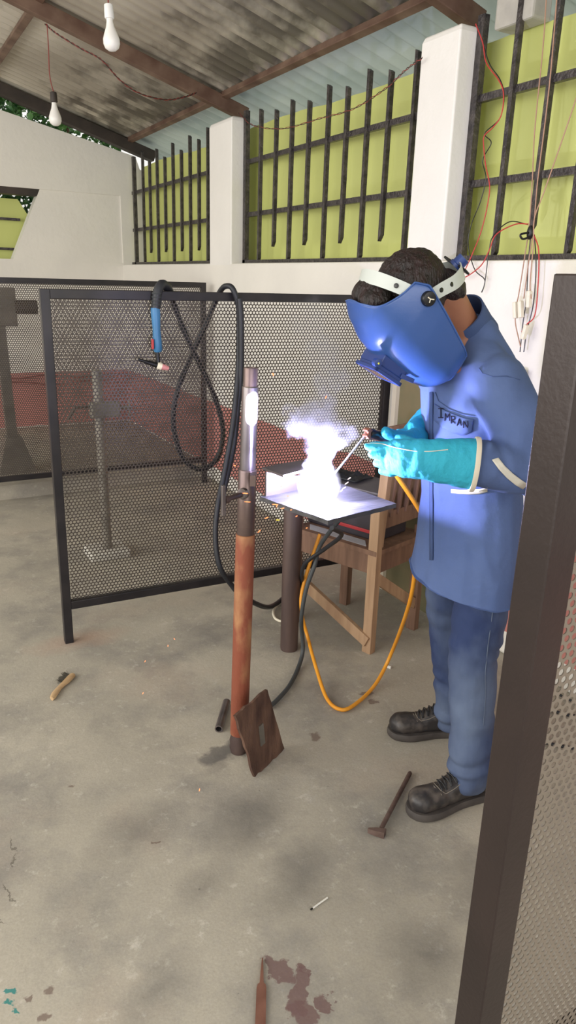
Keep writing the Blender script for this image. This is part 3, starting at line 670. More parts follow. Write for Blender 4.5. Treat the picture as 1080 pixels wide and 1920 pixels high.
cable('black_hose', [onY(449, 560, 2.79), onY(452, 600, 2.785), onY(452, 690, 2.775), onY(446, 760, 2.77), onY(438, 835, 2.76), onY(424, 900, 2.72), onY(413, 945, 2.69)], .0125, M_RUB, parent=to)
cable('orange_cable', [(1.22, 1.62, 1.06), (1.30, 1.66, .98), onY(800, 985, 1.66), onY(783, 1040, 1.70), onY(768, 1130, 1.75), onZ(735, 1222, .12), onZ(704, 1283, .02), onZ(664, 1322, .012), onZ(637, 1330, .01), onZ(612, 1308, .012), onZ(592, 1250, .05), onY(577, 1195, 2.3), onY(566, 1150, 2.32), onY(568, 1100, 2.36), (1.53, 2.40, .50)], .0072, M_ORANGE, 'orange electrode cable drooping from the welder to the floor', 'cable')
cable('grey_cable', [(1.60, 2.33, .60), onY(602, 1020, 2.28), onY(590, 1060, 2.26), onY(574, 1105, 2.25), onY(565, 1160, 2.25), onZ(568, 1215, .06), onZ(560, 1250, .012), onZ(543, 1285, .012), onZ(520, 1312, .012), onZ(505, 1325, .012)], .0085, M_RUBG, 'dark grey cable running along the floor to the leaning rusty plate', 'cable')
cable('work_cable', [onY(622, 990, 1.9), onY(640, 1004, 2.0), onY(608, 1030, 2.2), onY(570, 1060, 2.3), onY(566, 1100, 2.4)], .008, M_RUB, 'black cable curling under the right side of the work plate', 'cable')
cable('white_cable', [onZ(540, 1115, .01), onZ(515, 1140, .01), onZ(515, 1158, .01), onZ(530, 1165, .01), onZ(548, 1160, .01)], .006, M_BONE, 'thin white cable curled on the floor behind the round post', 'cable')

cable('floor_cable', [onZ(1000, 1338, .01), onZ(1030, 1332, .01), onZ(1062, 1340, .01), onZ(1110, 1350, .01), onZ(1130, 1385, .01), onZ(1085, 1402, .01), onZ(1040, 1396, .01), onZ(1004, 1388, .01)], .006, M_RUB, 'black cable lying on the floor behind the close brown screen', 'cable')
cable('floor_cable', [onZ(1010, 1275, .01), onZ(1045, 1300, .01), onZ(1085, 1320, .01), onZ(1140, 1340, .01)], .005, M_RUB, 'second black cable on the floor, nearer the red wall base', 'cable')
cable('thin_wire', [(.9, 7.10, .60), (1.15, 7.10, .565), (1.4, 7.10, .59), (1.7, 7.10, .56), (2.0, 7.10, .575), (2.15, 7.10, .57)], .006, M_REDD, 'dark red wire strung low along the back wall', 'wire')
cable('thin_wire', [(.9, 7.10, .54), (1.2, 7.10, .53), (1.45, 7.10, .50), (1.8, 7.10, .52), (2.1, 7.10, .50)], .005, M_REDD, 'lower dark red wire strung along the red part of the back wall', 'wire')

# electrical wires on the right window, each an object
def wire(nm, pts, m, label, r=.0022, per=8): return cable(nm, pts, r, m, label, 'wire', per=per, n=6)
wx = 2.17
W = lambda x, y, X=wx: onX(x, y, X)
wire('red_wire', [W(892, 45), W(905, 80), W(912, 118), W(935, 150), W(944, 175), W(940, 215), W(925, 238), W(908, 255), W(907, 275), W(911, 312), W(918, 350), W(912, 395), W(900, 440), W(884, 480), W(868, 520), W(900, 500), W(917, 470), W(930, 440), W(965, 421), W(990, 420)], M_RED, 'red wire looping down beside the pillar to the knotted bundle')
wire('black_wire', [W(905, 80, 2.175), W(918, 120, 2.175), W(938, 150, 2.175), W(945, 180, 2.175), W(937, 222, 2.175), W(909, 250, 2.175), W(921, 268, 2.175), W(905, 300, 2.175), W(911, 335, 2.175), W(900, 380, 2.175), W(884, 420, 2.175), W(878, 460, 2.175), W(890, 505, 2.175), W(909, 525, 2.175), W(903, 548, 2.175), W(909, 530, 2.175), W(917, 470, 2.175), W(925, 442, 2.175), W(955, 416, 2.175), W(990, 421, 2.175)], M_BLACK, 'black wire looping down beside the pillar to the knotted bundle', .002)
wire('tan_wire', [W(1026, -30), W(1018, 90), W(1003, 240), W(998, 340), W(992, 425), W(984, 480), W(972, 555), W(966, 575)], M_TAN, 'leftmost tan wire hanging from the roof past the second bar')
wire('tan_wire', [W(1046, -30, 2.16), W(1034, 120, 2.16), W(1022, 230, 2.16), W(1008, 340, 2.16), W(1001, 420, 2.16), W(990, 500, 2.16), W(982, 560, 2.16)], M_TAN, 'tan wire hanging close to the right of the second bar')
wire('tan_wire', [W(1082, 180, 2.15), W(1055, 260, 2.15), W(1020, 360, 2.15), W(1002, 410, 2.15), W(1000, 460, 2.15), W(994, 530, 2.15), W(996, 560, 2.15)], M_TAN, 'tan wire slanting down from the right edge to the bundle')
wire('red_wire', [W(1001, 440, 2.155), W(1010, 470, 2.155), W(1009, 530, 2.155), W(1003, 590, 2.155), W(988, 608, 2.155), W(978, 622, 2.155)], M_RED, 'red wire dropping from the knot to the terminal blocks')
wire('black_wire', [W(995, 440, 2.165), W(990, 500, 2.165), W(987, 560, 2.165), W(980, 610, 2.165), W(975, 660, 2.165)], M_BLACK, 'black wire dropping straight between the terminal blocks')
wire('black_wire', [W(1002, 440, 2.17), W(1005, 500, 2.17), W(1000, 570, 2.17), W(988, 620, 2.17), W(982, 660, 2.17)], M_BLACK, 'black wire dropping along the right of the terminal blocks')
wire('tan_wire', [W(966, 590, 2.16), W(967, 610, 2.16), W(976, 650, 2.16)], M_TAN, 'short tan wire leaving the lowest left terminal block')
kn = MB().ell(W(994, 436, 2.155), ((0, .014, 0), (.010, 0, 0), (0, 0, .026)), 12, 8); k = spline([W(992, 445, 2.14), W(980, 448, 2.14), W(976, 440, 2.14), W(990, 436, 2.14)], 5); kn.tube(k, .004, 6)
tag(kn.build('cable_knot', M_BLACK, None, True), 'black knot tying the wire bundle in front of the window', 'knot')
for (x, y, x2, y2, lb) in ((966, 566, 967, 597, 'leftmost white terminal block hanging in the wires'), (976, 564, 977, 596, 'white terminal block second from left in the wires'), (993, 545, 991, 577, 'upper right white terminal block hanging in the wires'), (988, 609, 980, 636, 'lowest white terminal block hanging tilted in the wires')):
    a, b = W(x, y, 2.15), W(x2, y2, 2.15); tb = MB().beam(a, b, .016, .020, up=(1, 0, 0), c=.004).build('terminal_block', M_BONE); tag(tb, lb, 'connector')
def twisted(nm, pts, label, r=.0028):
    c = spline(pts, 14); A1, B1 = [], []
    for i, p in enumerate(c):
        o_ = Vector((math.cos(i*1.1), .3*math.sin(i*1.1), math.sin(i*1.1)))*.0032; A1.append(p+o_); B1.append(p-o_)
    e = empty(nm, c[0], label, 'wire'); MB().tube(A1, r, 6).build('red_strand', M_REDD, e, True); MB().tube(B1, r, 6).build('dark_strand', M_BEAMD, e, True)
BY = 4.94
twisted('twisted_wire', [onY(85, 45, BY), onY(105, 62, BY-.05), onY(150, 90, BY-.1), onY(190, 112, BY-.15), (onY(225, 150, BY-.15)), onY(262, 175, BY-.15), onY(310, 187, BY-.1), onY(345, 182, BY-.05), onY(368, 174, BY)], 'twisted red wire sagging under the roof to the beam')
twisted('twisted_wire', [onX(448, 212, 2.24), onX(475, 235, 2.2), onX(530, 241, 2.18), onX(600, 222, 2.16), onX(660, 205, 2.16), onX(720, 168, 2.16), onX(762, 130, 2.16), onX(792, 108, 2.17)], 'thin red wire strung between the two white pillars', .0018)
def bulb(label, top_, length_dir, wire_pts, hh, m_sock, sc=1.0):
    """top_ = top of socket"""
    e = empty('light_bulb', top_, label, 'light bulb'); d = Vector(length_dir).normalized()
    MB().lathe(top_, d, [(0, .010*sc), (.004, .017*sc), (.045*sc, .019*sc), (.05*sc, .0175*sc), (.052*sc, .013*sc)], 20).build('socket', m_sock, e, True)
    t0 = Vector(top_)+d*.05*sc
    MB().lathe(t0, d, [(0, .0125*sc), (.012*sc, .013*sc), (.03*sc, .017*sc), (.055*sc, .027*sc), (.072*sc, .0325*sc), (.088*sc, .0325*sc), (.102*sc, .027*sc), (.111*sc, .015*sc), (.1135*sc, .003*sc)], 28).build('glass', M_BULB, e, True)
    cable('cord', wire_pts, .003, M_REDD, parent=e, n=6)
t = onY(100, 172, BY); bulb('unlit white bulb hanging lower on a long red cord at left', t, (.01, .0, -1), [onY(88, 45, BY), onY(91, 90, BY), onY(93, 140, BY), t], 1, M_BEAMD, 1.12)
t = onY(203, 7, 3.3); bulb('nearer unlit white bulb in a white socket at the top', t, (.04, -.05, -1), [t+Vector((-.01, .02, .30)), t+Vector((0, 0, .1)), t], 1, M_SOCKW, 1.02)

# ------------------------------------------------------------------ the welder
def cone_verts(k, p, q, rp, rq, side=None, n=20):
    """tapered capsule with elliptical section; rp/rq = (a along side, b across) or number"""
    p, q = Vector(p), Vector(q); d = (q-p); Ln = d.length; d = d/Ln if Ln > 1e-6 else Vector((0, 0, 1))
    if not isinstance(rp, tuple): rp = (rp, rp)
    if not isinstance(rq, tuple): rq = (rq, rq)
    s = Vector(side) if side else d.cross(Vector((.3, .2, 1)))
    s = (s-d*s.dot(d)).normalized(); t = d.cross(s); rings = []
    prof = [(-math.cos(a), math.sin(a)) for a in [PI/2*i/5 for i in range(1, 6)]]
    m0 = min(rp); m1 = min(rq)
    for dz, f in prof: rings.append((p+d*dz*m0, rp[0]*f, rp[1]*f))
    for i in range(1, 4): u = i/4; rings.append((p.lerp(q, u), rp[0]+(rq[0]-rp[0])*u, rp[1]+(rq[1]-rp[1])*u))
    for dz, f in reversed(prof): rings.append((q-d*dz*m1, rq[0]*f, rq[1]*f))
    k.loft([[c+s*(a*math.cos(2*PI*j/n))+t*(b*math.sin(2*PI*j/n)) for j in range(n)] for c, a, b in rings])
def chain(k, pts, radii, side=None):
    for i in range(len(pts)-1): cone_verts(k, pts[i], pts[i+1], radii[i], radii[i+1], side)
def blob(name, k, voxel, smooth, m, parent, disp=None):
    """union of closed shells as one continuous surface"""
    me = bpy.data.meshes.new(name); me.from_pydata([tuple(v) for v in k.v], [], k.f); me.update()
    bm = bmesh.new(); bm.from_mesh(me); bmesh.ops.recalc_face_normals(bm, faces=bm.faces[:]); bm.to_mesh(me); bm.free()
    o = bpy.data.objects.new(name, me); COL.objects.link(o)
    r = o.modifiers.new('r', 'REMESH'); r.mode = 'VOXEL'; r.voxel_size = voxel
    s = o.modifiers.new('s', 'SMOOTH'); s.factor = .6; s.iterations = smooth
    dg = bpy.context.evaluated_depsgraph_get(); me2 = bpy.data.meshes.new_from_object(o.evaluated_get(dg)); me2.name = name
    o.modifiers.clear(); o.data = me2; bpy.data.meshes.remove(me)
    if disp:
        ns = [v.normal.copy() for v in me2.vertices]
        for v, n_ in zip(me2.vertices, ns): v.co += n_*disp(v.co, n_)
    me2.materials.clear(); me2.materials.append(m)
    me2.polygons.foreach_set('use_smooth', [True]*len(me2.polygons)); me2.update()
    fin(o, parent); return o
def seg_dist(p, a, b):
    ab = b-a; t = max(0, min(1, (p-a).dot(ab)/ab.length_squared)); return (p-(a+ab*t)).length
def patch(name, src, pred, off, m, parent, thick=0.0):
    """faces of src that satisfy pred, lifted off the surface"""
    me = src.data; used = {}; v = []; f = []; mw = src.matrix_world
    for p in me.polygons:
        c = sum((me.vertices[i].co for i in p.vertices), Vector())/len(p.vertices)
        if pred(c, p.normal):
            q = []
            for i in p.vertices:
                if i not in used: used[i] = len(v); v.append(me.vertices[i].co+me.vertices[i].normal*off)
                q.append(used[i])
            f.append(q)
    o = mesh_obj(name, v, f, m, parent, True)
    if thick: md = o.modifiers.new('t', 'SOLIDIFY'); md.thickness = thick; md.offset = -1
    return o
PE = empty('person', (1.47, 1.47, 0), 'person in blue shirt, jeans, teal gauntlets and blue helmet bending over the weld', 'person')
hW = Vector((.19, .981, .044)).normalized()          # his right
hH = Vector((-.854, .143, .50)); hH = (hH-hW*hH.dot(hW)).normalized()
hN = hH.cross(hW); 
if hN.dot(Vector((-.64, -.115, -.76))) < 0: hN = -hN
HC = Vector((1.182, 1.504, 1.468))
def H(w_, h_, n_): return HC + hW*w_ + hH*h_ + hN*n_
sk = H(0, -.005, -.02)
Ls, Rs_ = Vector((1.385, 1.360, 1.265)), Vector((1.41, 1.615, 1.265))
Le, Lw, Lk = Vector((1.43, 1.255, 1.065)), Vector((1.245, 1.320, 1.078)), onY(765, 862, 1.42)
Re, Rw, Rk = Vector((1.545, 1.69, 1.11)), onY(815, 785, 1.635), onY(786, 812, 1.605)
HipL, HipR, KnL, KnR, AnL, AnR = Vector((1.49, 1.405, .80)), Vector((1.49, 1.585, .80)), Vector((1.435, 1.385, .46)), Vector((1.55, 1.615, .46)), Vector((1.435, 1.325, .09)), Vector((1.615, 1.605, .09))
neck0, neck1 = Vector((1.375, 1.503, 1.375)), H(0, -.085, -.055)
# body: one continuous surface
k = MB()
k.ell(sk, (hW*.072, hN*.086, hH*.084)); k.ell(H(0, -.07, .02), (hW*.058, hN*.065, hH*.065))
chain(k, [neck0, neck1], [.058, .055]); chain(k, [neck0, Vector((1.40, 1.50, 1.28)), Vector((1.45, 1.5, 1.05)), Vector((1.47, 1.495, .86))], [(.06, .07), (.125, .095), (.125, .09), (.135, .10)], (0, 1, 0))
for S_, E_, W_, K_ in ((Ls, Le, Lw, Lk), (Rs_, Re, Rw, Rk)): chain(k, [Vector((1.39, 1.5, 1.33)), S_, E_, W_, K_], [.05, .050, .038, .026, .018])
for h_, kn, an, fd in ((HipL, KnL, AnL, Vector((-.09, .01, -.035))), (HipR, KnR, AnR, Vector((-.08, .037, -.035)))): chain(k, [Vector((1.475, 1.495, .86)), h_, kn, an, an+fd], [.09, .078, .052, .036, .026])
k.ell(H(0, -.035, .095), (hW*.014, hN*.022, hH*.024)); k.ell(H(-.076, -.02, -.02), (hW*.010, hN*.018, hH*.030)); k.ell(H(.076, -.02, -.02), (hW*.010, hN*.018, hH*.030))
body = blob('body', k, .007, 4, M_SKIN, PE)
for s in (-1, 1): MB().ell(H(.031*s, .01, .069), (hW*.013, hN*.010, hH*.008), 12, 8).build('eye', M_BONE, PE, True)
MB().ell(H(0, -.072, .083), (hW*.024, hN*.006, hH*.008), 12, 8).build('mouth', M_PINK, PE, True)
# hair
k = MB(); k.ell(sk+hH*.006-hN*.006, (hW*.083, hN*.096, hH*.094), 30, 20); k.ell(H(0, -.075, -.075), (hW*.066, hN*.045, hH*.055)); k.ell(H(0, .082, .045), (hW*.066, hN*.045, hH*.045)); k.ell(H(-.035, .085, .060), (hW*.040, hN*.035, hH*.035))
def hd(p, n_): 
    q = p*70; return .0028*mn.noise(Vector((q.x, q.y*1.6, q.z)))+.004*mn.noise(p*28)
blob('hair', k, .0042, 2, M_HAIR, PE, hd)
# head band (two strips with holes) and ratchet knob
def arcband(name, pts, wdir, wd, off):
    c = spline(pts, 8); rings = []
    for i, p in enumerate(c):
        d = (c[min(i+1, len(c)-1)]-c[max(i-1, 0)]).normalized(); outn = (p-sk); outn = (outn-d*outn.dot(d)).normalized(); s = d.cross(outn)
        e = wd[0]+(wd[1]-wd[0])*abs(2*i/(len(c)-1)-1); p = p+outn*off
        rings.append([p+s*e, p-s*e, p-s*e+outn*.002, p+s*e+outn*.002])
    return MB().loft(rings), c
R1 = [(-.098, .0, .0), (-.098, .045, .004), (-.080, .085, .010), (-.045, .112, .014), (0, .122, .016), (.045, .112, .014), (.080, .085, .010), (.098, .0, .0)]
hb = empty('headband', H(0, .1, 0)); fin(hb, PE); hb.location = H(0, .1, 0); hb.matrix_parent_inverse = Matrix.Translation(-PE.location)
k, c1 = arcband('strap', [H(*q) for q in R1], None, (.0165, .0145), .003); s1 = k.build('front_strap', M_BAND, hb, True)
R2 = [(-.098, .0, -.005), (-.098, -.020, -.040), (-.088, -.048, -.080), (-.05, -.070, -.116), (0, -.078, -.128), (.05, -.070, -.116), (.088, -.048, -.080), (.098, 0, -.005)]
k, c2 = arcband('strap', [H(*q) for q in R2], None, (.0185, .015), .004); s2 = k.build('rear_strap', M_BAND, hb, True)
for c, i in ((c1, 7), (c1, 14), (c2, 8), (c2, 13)):
    p = c[i]; o_ = (p-sk).normalized(); MB().lathe(p+o_*.002, o_, [(0, .0058), (.005, .0058), (.0055, .004)], 14).build('rivet', M_BLACK, hb, True)
kb = H(-.012, -.072, -.140); kd = (-hN*.9+hH*-.1-hW*.35).normalized()
MB().lathe(kb-kd*.012, kd, [(0, .020), (.008, .020), (.010, .017), (.03, .016), (.031, .010)], 22).build('ratchet_knob', M_HELMD, hb, True)
MB().beam(H(-.05, -.085, -.125), H(.03, -.055, -.142), .022, .006, up=-hN, c=.002).build('ratchet_plate', M_BLACK, hb)
# helmet shell
def hprof(h_):  # forward reach of the shell by height
    pts = ((-.200, .112), (-.190, .142), (-.165, .160), (-.10, .170), (-.03, .164), (.03, .148), (.08, .122), (.115, .090), (.14, .055))
    for (a, fa), (b, fb_) in zip(pts, pts[1:]):
        if a <= h_ <= b: t = (h_-a)/(b-a); t = t*t*(3-2*t)*.5+t*.5; return fa+(fb_-fa)*t
    return pts[0][1] if h_ < -.2 else pts[-1][1]
NU, NV = 48, 40; v = []; f = []
for j in range(NV+1):
    for i in range(NU+1):
        u = -1+2*i/NU; a = u*PI/2; cu = math.cos(a)
        ht = .050+.072*max(cu, 0)**.8; hb_ = -.185-.012*cu
        h_ = hb_+(ht-hb_)*j/NV; tt = j/NV
        back = .045-.075*min(1, max(0, (h_+.185)/.20))       # rear edge leans forward toward the chin
        if h_ > .02: back += .4*(h_-.02)
        wd = .116-.016*max(0, (-.05-h_)/.14)**1.3-.036*(max(0, h_)/.13)**1.4
        if h_ < -.15: wd -= .020*((-.15-h_)/.05)**2
        nf = hprof(h_)
        sx_ = math.copysign(abs(math.sin(a))**.86, a); cx_ = max(cu, 0)**.62
        v.append(H(sx_*wd, h_, back+(nf-back)*cx_))
for j in range(NV):
    for i in range(NU): a = j*(NU+1)+i; f.append((a, a+1, a+NU+2, a+NU+1))
he = mesh_obj('helmet', v, f, M_HELM, PE, True)
md = he.modifiers.new('t', 'SOLIDIFY'); md.thickness = .003; md.offset = 0
sb = he.modifiers.new('s', 'SUBSURF'); sb.levels = 1; sb.render_levels = 1
# rim bead
rim = [v[NV*(NU+1)+i] for i in range(NU+1)] + [v[j*(NU+1)+NU] for j in range(NV-1, -1, -1)] + [v[i] for i in range(NU-1, -1, -1)] + [v[j*(NU+1)] for j in range(1, NV+1)]
MB().tube(rim, .0024, 8).build('rim', M_HELM, he, True)
kp = H(-.116, .004, -.004); MB().lathe(kp, -hW, [(-.004, .018), (.006, .018), (.010, .016), (.011, .010)], 26).build('pivot_knob', M_BLACK, he, True)
kk = MB().tube([kp-hW*.012+hH*.008, kp-hW*.0125, kp-hW*.012-hH*.009-hN*.004], .0014, 6); kk.tube([kp-hW*.0125, kp-hW*.012+hN*.008-hH*.003], .0012, 6); kk.build('knob_mark', M_BONE, he)
MB().lathe(H(.116, .004, -.004), hW, [(-.004, .018), (.006, .018), (.010, .016), (.011, .010)], 26).build('pivot_knob', M_BLACK, he, True)
HM = Matrix(((hW.x, hH.x, hN.x, HC.x), (hW.y, hH.y, hN.y, HC.y), (hW.z, hH.z, hN.z, HC.z), (0, 0, 0, 1)))
lb = MB().cbox((-.060, -.082, .150), (.060, -.004, .178), .003, HM).cbox((-.058, -.080, .176), (.058, -.006, .194), .003, HM).build('lens_box', M_HELMD, he)
MB().box((-.047, -.070, .190), (.047, -.016, .1955), HM).build('lens_glass', M_GLASS, he)
k = MB().cbox((-.062, -.010, .186), (.062, .000, .196), .002, HM); k.cbox((-.062, -.086, .186), (.062, -.078, .196), .002, HM); k.cbox((-.062, -.086, .186), (-.052, 0, .196), .002, HM); k.cbox((.052, -.086, .186), (.062, 0, .196), .002, HM); k.build('lens_frame', M_HELMD, he)
MB().lathe(H(-.062, .004, .178), -hW, [(-.012, .010), (.006, .010), (.007, .004)], 16).build('hinge', M_HELMD, he, True)
MB().ell(H(-.071, .004, .178), (hW*.002, hH*.003, hN*.003), 8, 6).build('hinge_screw', M_GOLD, he, True)
MB().beam(H(-.064, -.070, .172), H(-.066, -.108, .166), .012, .004, up=-hW, c=.001).build('latch', M_HELMD, he)

# shirt
k = MB(); Y1 = (0, 1, 0)
chain(k, [Vector((1.395, 1.50, 1.335)), Vector((1.405, 1.5, 1.25)), Vector((1.44, 1.5, 1.10)), Vector((1.468, 1.495, .92)), Vector((1.47, 1.495, .76)), Vector((1.47, 1.495, .58))], [(.10, .07), (.148, .105), (.160, .118), (.165, .120), (.180, .130), (.192, .142)], Y1)
cone_verts(k, neck0+Vector((.03, 0, 0)), Vector((1.50, 1.5, 1.24)), (.09, .06), (.13, .07), Y1)
cone_verts(k, Vector((1.43, 1.5, 1.24)), Vector((1.475, 1.5, 1.05)), (.15, .09), (.14, .10), Y1)
cone_verts(k, neck0+Vector((.02, 0, -.02)), Ls+Vector((.0, .02, -.0)), .060, .070); cone_verts(k, neck0+Vector((.02, 0, -.02)), Rs_+Vector((0, -.02, 0)), .060, .070)
chain(k, [Ls, Ls.lerp(Le, .5)+Vector((.005, -.005, 0)), Le, Lw+Vector((.03, -.01, 0))], [.074, .075, .072, .058]); chain(k, [Rs_, Rs_.lerp(Re, .5), Re, onY(845, 765, 1.67)], [.072, .070, .060, .046])
folds = []
def fold(pts, Yp, wd, amp):
    q = [onY(x, y, Yp) for x, y in pts]
    for a, b in zip(q, q[1:]): folds.append((a, b, wd, amp))
# creases measured on the photo: armhole, chest, elbow
fold([(893, 705), (890, 760), (893, 812), (905, 850)], 1.33, .010, -.012)
fold([(912, 700), (935, 735), (930, 800), (915, 850)], 1.27, .012, .007)
fold([(905, 850), (935, 868), (965, 900)], 1.22, .009, -.007)
fold([(893, 875), (920, 885), (950, 912)], 1.22, .009, .006)
fold([(900, 855), (915, 890), (930, 918)], 1.24, .007, -.006)
fold([(805, 760), (812, 850), (808, 900)], 1.42, .010, .004)
fold([(830, 940), (860, 1000), (900, 1060)], 1.38, .014, -.004)
fold([(905, 935), (900, 1010), (920, 1080)], 1.34, .014, .004)
def jd(p, n_):
    d = .006*mn.noise(Vector((p.x*9, p.y*9, p.z*5)))+.004*mn.noise(Vector((p.x*20, p.y*20, p.z*9)))
    # bunching around the elbows and the forearms
    for e_, w_ in ((Le, Lw), (Re, Rw)):
        t = (p-e_).dot((w_-e_).normalized()); r_ = (p-e_).length
        if r_ < .16: d += .0055*math.sin(t*95+5*mn.noise(p*14))*max(0, 1-r_/.16)
    for a, b, wd, amp in folds:
        s = seg_dist(p, a, b)
        if s < wd*4: d += 1.5*amp*math.exp(-(s/wd)**2)
    return d
shirt = blob('shirt', k, .0065, 6, M_JACK, PE, jd)
# flatten the hem: keep the shirt above it
zmin = .655
for q in shirt.data.vertices:
    hz = zmin+.12*(q.co.y-1.45)+.010*mn.noise(Vector((q.co.x*12, q.co.y*12, 0)))
    if q.co.z < hz: q.co.z = hz+.02*(q.co.z-hz)
# collar
k = MB(); rings = []
cax = (neck1-neck0).normalized()
for z_, ra in ((-.028, 1.08), (.010, 1.0), (.040, .96), (.052, .97), (.052, 1.04), (.038, 1.06), (.0, 1.12), (-.028, 1.2)):
    ring = []
    for j in range(28):
        a = 2*PI*j/28; s = Vector((0, 1, 0)); s = (s-cax*s.dot(cax)).normalized(); t = cax.cross(s)
        bk = .5+.5*math.cos(a-PI/2*(1 if t.x > 0 else -1))
        ring.append(neck0+Vector((.018, 0, .012))+cax*(z_-.002+.012*bk*(1 if z_ > 0 else 0))+s*math.cos(a)*.064*ra+t*math.sin(a)*.066*ra)
    rings.append(ring)
k.loft(rings+[rings[0]], cap=False); k.build('collar', M_JACKD, shirt, True)
# placket, pocket flap with name, reflective tape
def on_shirt(x, y, Yp, off=.003):
    """point on the shirt surface seen at photo point (x, y)"""
    d = _ray(x, y).normalized(); hit, loc, nn, idx = shirt.ray_cast(shirt.matrix_world.inverted() @ CAM, d)
    return (loc - d*off, nn) if hit else (onY(x, y, Yp), Vector((-.5, -.8, 0)))
bpy.context.view_layer.update()
def seat(pts, off):
    """strip of surface points, camera-side measured"""
    return [on_shirt(x, y, 1.36, off)[0] for x, y in pts]
fl_t = [(815, 757), (832, 768), (850, 776), (868, 783), (888, 786)]; fl_b = [(815, 788), (832, 803), (850, 812), (868, 817), (884, 810)]
g = []; 
for s_ in range(6):
    t = s_/5; g.append(seat([(a[0]+(b[0]-a[0])*t, a[1]+(b[1]-a[1])*t) for a, b in zip(fl_t, fl_b)], .005))
k = MB(); k.loft(g, cap=False, closed=False); fp_ = k.build('pocket_flap', M_JACK, shirt, True); md = fp_.modifiers.new('t', 'SOLIDIFY'); md.thickness = .003
letters = {'I': [[(0, 0), (1, 0)], [(.5, 0), (.5, 1)], [(0, 1), (1, 1)]], 'M': [[(0, 1), (.1, 0), (.5, .6), (.9, 0), (1, 1)]], 'R': [[(0, 1), (0, 0), (.8, .1), (.8, .45), (.1, .5), (.9, 1)]],
           'A': [[(0, 1), (.5, 0), (1, 1)], [(.22, .6), (.78, .6)]], 'N': [[(0, 1), (0, 0), (1, 1), (1, 0)]]}
M_INK = mat('ink_lettering', (20, 20, 44), None, 1.0)
k = MB()
for ch_, x, y, w_, h_ in (('I', 822, 766, 9, 17), ('M', 834, 775, 9, 14), ('R', 846, 780, 8, 14), ('A', 857, 785, 8, 13), ('N', 869, 789, 8, 13)):
    for st_ in letters[ch_]:
        pts = []
        for a, b in zip(st_, st_[1:]):
            for q in range(4): t = q/4; pts.append((x+w_*(a[0]+(b[0]-a[0])*t), y+h_*(a[1]+(b[1]-a[1])*t)))
        pts.append((x+w_*st_[-1][0], y+h_*st_[-1][1])); k.tube(seat(pts, .0115), .0014, 6)
k.build('lettering', M_INK, fp_, True)
for pts in ([(816, 735), (822, 752), (845, 768), (866, 776), (890, 780)],): MB().tube(seat(pts, .003), .0012, 6).build('stitch_line', M_JACKD, shirt, True)
MB().tube(seat([(898, 690), (905, 700), (925, 706), (950, 705), (975, 712)], .002), .0012, 6).build('yoke_seam', M_JACKD, shirt, True)
g = [seat([(a+(b-a)*t, c+(d_-c)*t) for a, b, c, d_ in ((922, 934, 862, 858), (935, 947, 880, 874), (950, 962, 896, 888), (966, 978, 909, 900), (980, 990, 917, 908))], .003) for t in (0, .25, .5, .75, 1)]
k = MB(); k.loft(g, cap=False, closed=False); q_ = k.build('reflective_tape', M_STRIPE, shirt, True); md = q_.modifiers.new('t', 'SOLIDIFY'); md.thickness = .0015
g = [seat([(a, c+(d_-c)*t) for a, c, d_ in ((846, 917, 924), (862, 918, 926), (880, 918, 927), (898, 917, 926), (914, 914, 922))], .003) for t in (0, .5, 1)]
k = MB(); k.loft(g, cap=False, closed=False); q_ = k.build('reflective_tape', M_STRIPE, shirt, True); md = q_.modifiers.new('t', 'SOLIDIFY'); md.thickness = .0015
g = [seat([(x, y) for y in (735, 770, 820, 880, 930, 1000, 1050)], .003) for x in (806, 809, 812)]
k = MB(); k.loft(g, cap=False, closed=False); q_ = k.build('placket', M_JACKD, shirt, True); md = q_.modifiers.new('t', 'SOLIDIFY'); md.thickness = .002

# jeans
k = MB()
cone_verts(k, Vector((1.475, 1.495, .86)), Vector((1.475, 1.495, .74)), (.135, .095), (.138, .10), Y1)
chain(k, [HipL+Vector((0, 0.01, -.02)), KnL, Vector((1.430, 1.345, .22)), Vector((1.425, 1.33, .085))], [(.080, .092), (.070, .076), (.060, .068), (.060, .072)], Y1)
chain(k, [HipR+Vector((0, 0, -.02)), KnR, Vector((1.588, 1.61, .22)), Vector((1.605, 1.603, .085))], [(.092, .098), (.070, .074), (.060, .066), (.060, .070)], Y1)
def jn(p, n_):
    d = .004*mn.noise(Vector((p.x*8, p.y*8, p.z*11)))+.003*mn.noise(p*24)
    low = max(0, min(1, (.34-p.z)/.2)); d += low*.005*math.sin(p.z*85+6*mn.noise(p*9)+p.x*20)
    kn = math.exp(-((p.z-.50)/.07)**2); d += kn*.0025*math.sin(p.z*110+p.x*30+4*mn.noise(p*8))
    top_ = math.exp(-((p.z-.64)/.05)**2); d += top_*.002*math.sin(p.z*120+3*mn.noise(p*10))
    return d
je = blob('jeans', k, .0062, 4, M_JEAN, PE, jn)
def snap(o_, pts, off):
    bpy.context.view_layer.update(); out = []
    for x, y in pts:
        d = _ray(x, y).normalized(); hit, loc, nn, i_ = o_.ray_cast(CAM, d); 
        if hit: out.append(loc-d*off)
    return out
q = snap(je, [(928, 1112), (922, 1160), (915, 1210), (910, 1260), (910, 1310), (906, 1360)], .0005)
if len(q) > 2: MB().tube(q, .0016, 6).build('side_seam', M_SEAM, je, True)

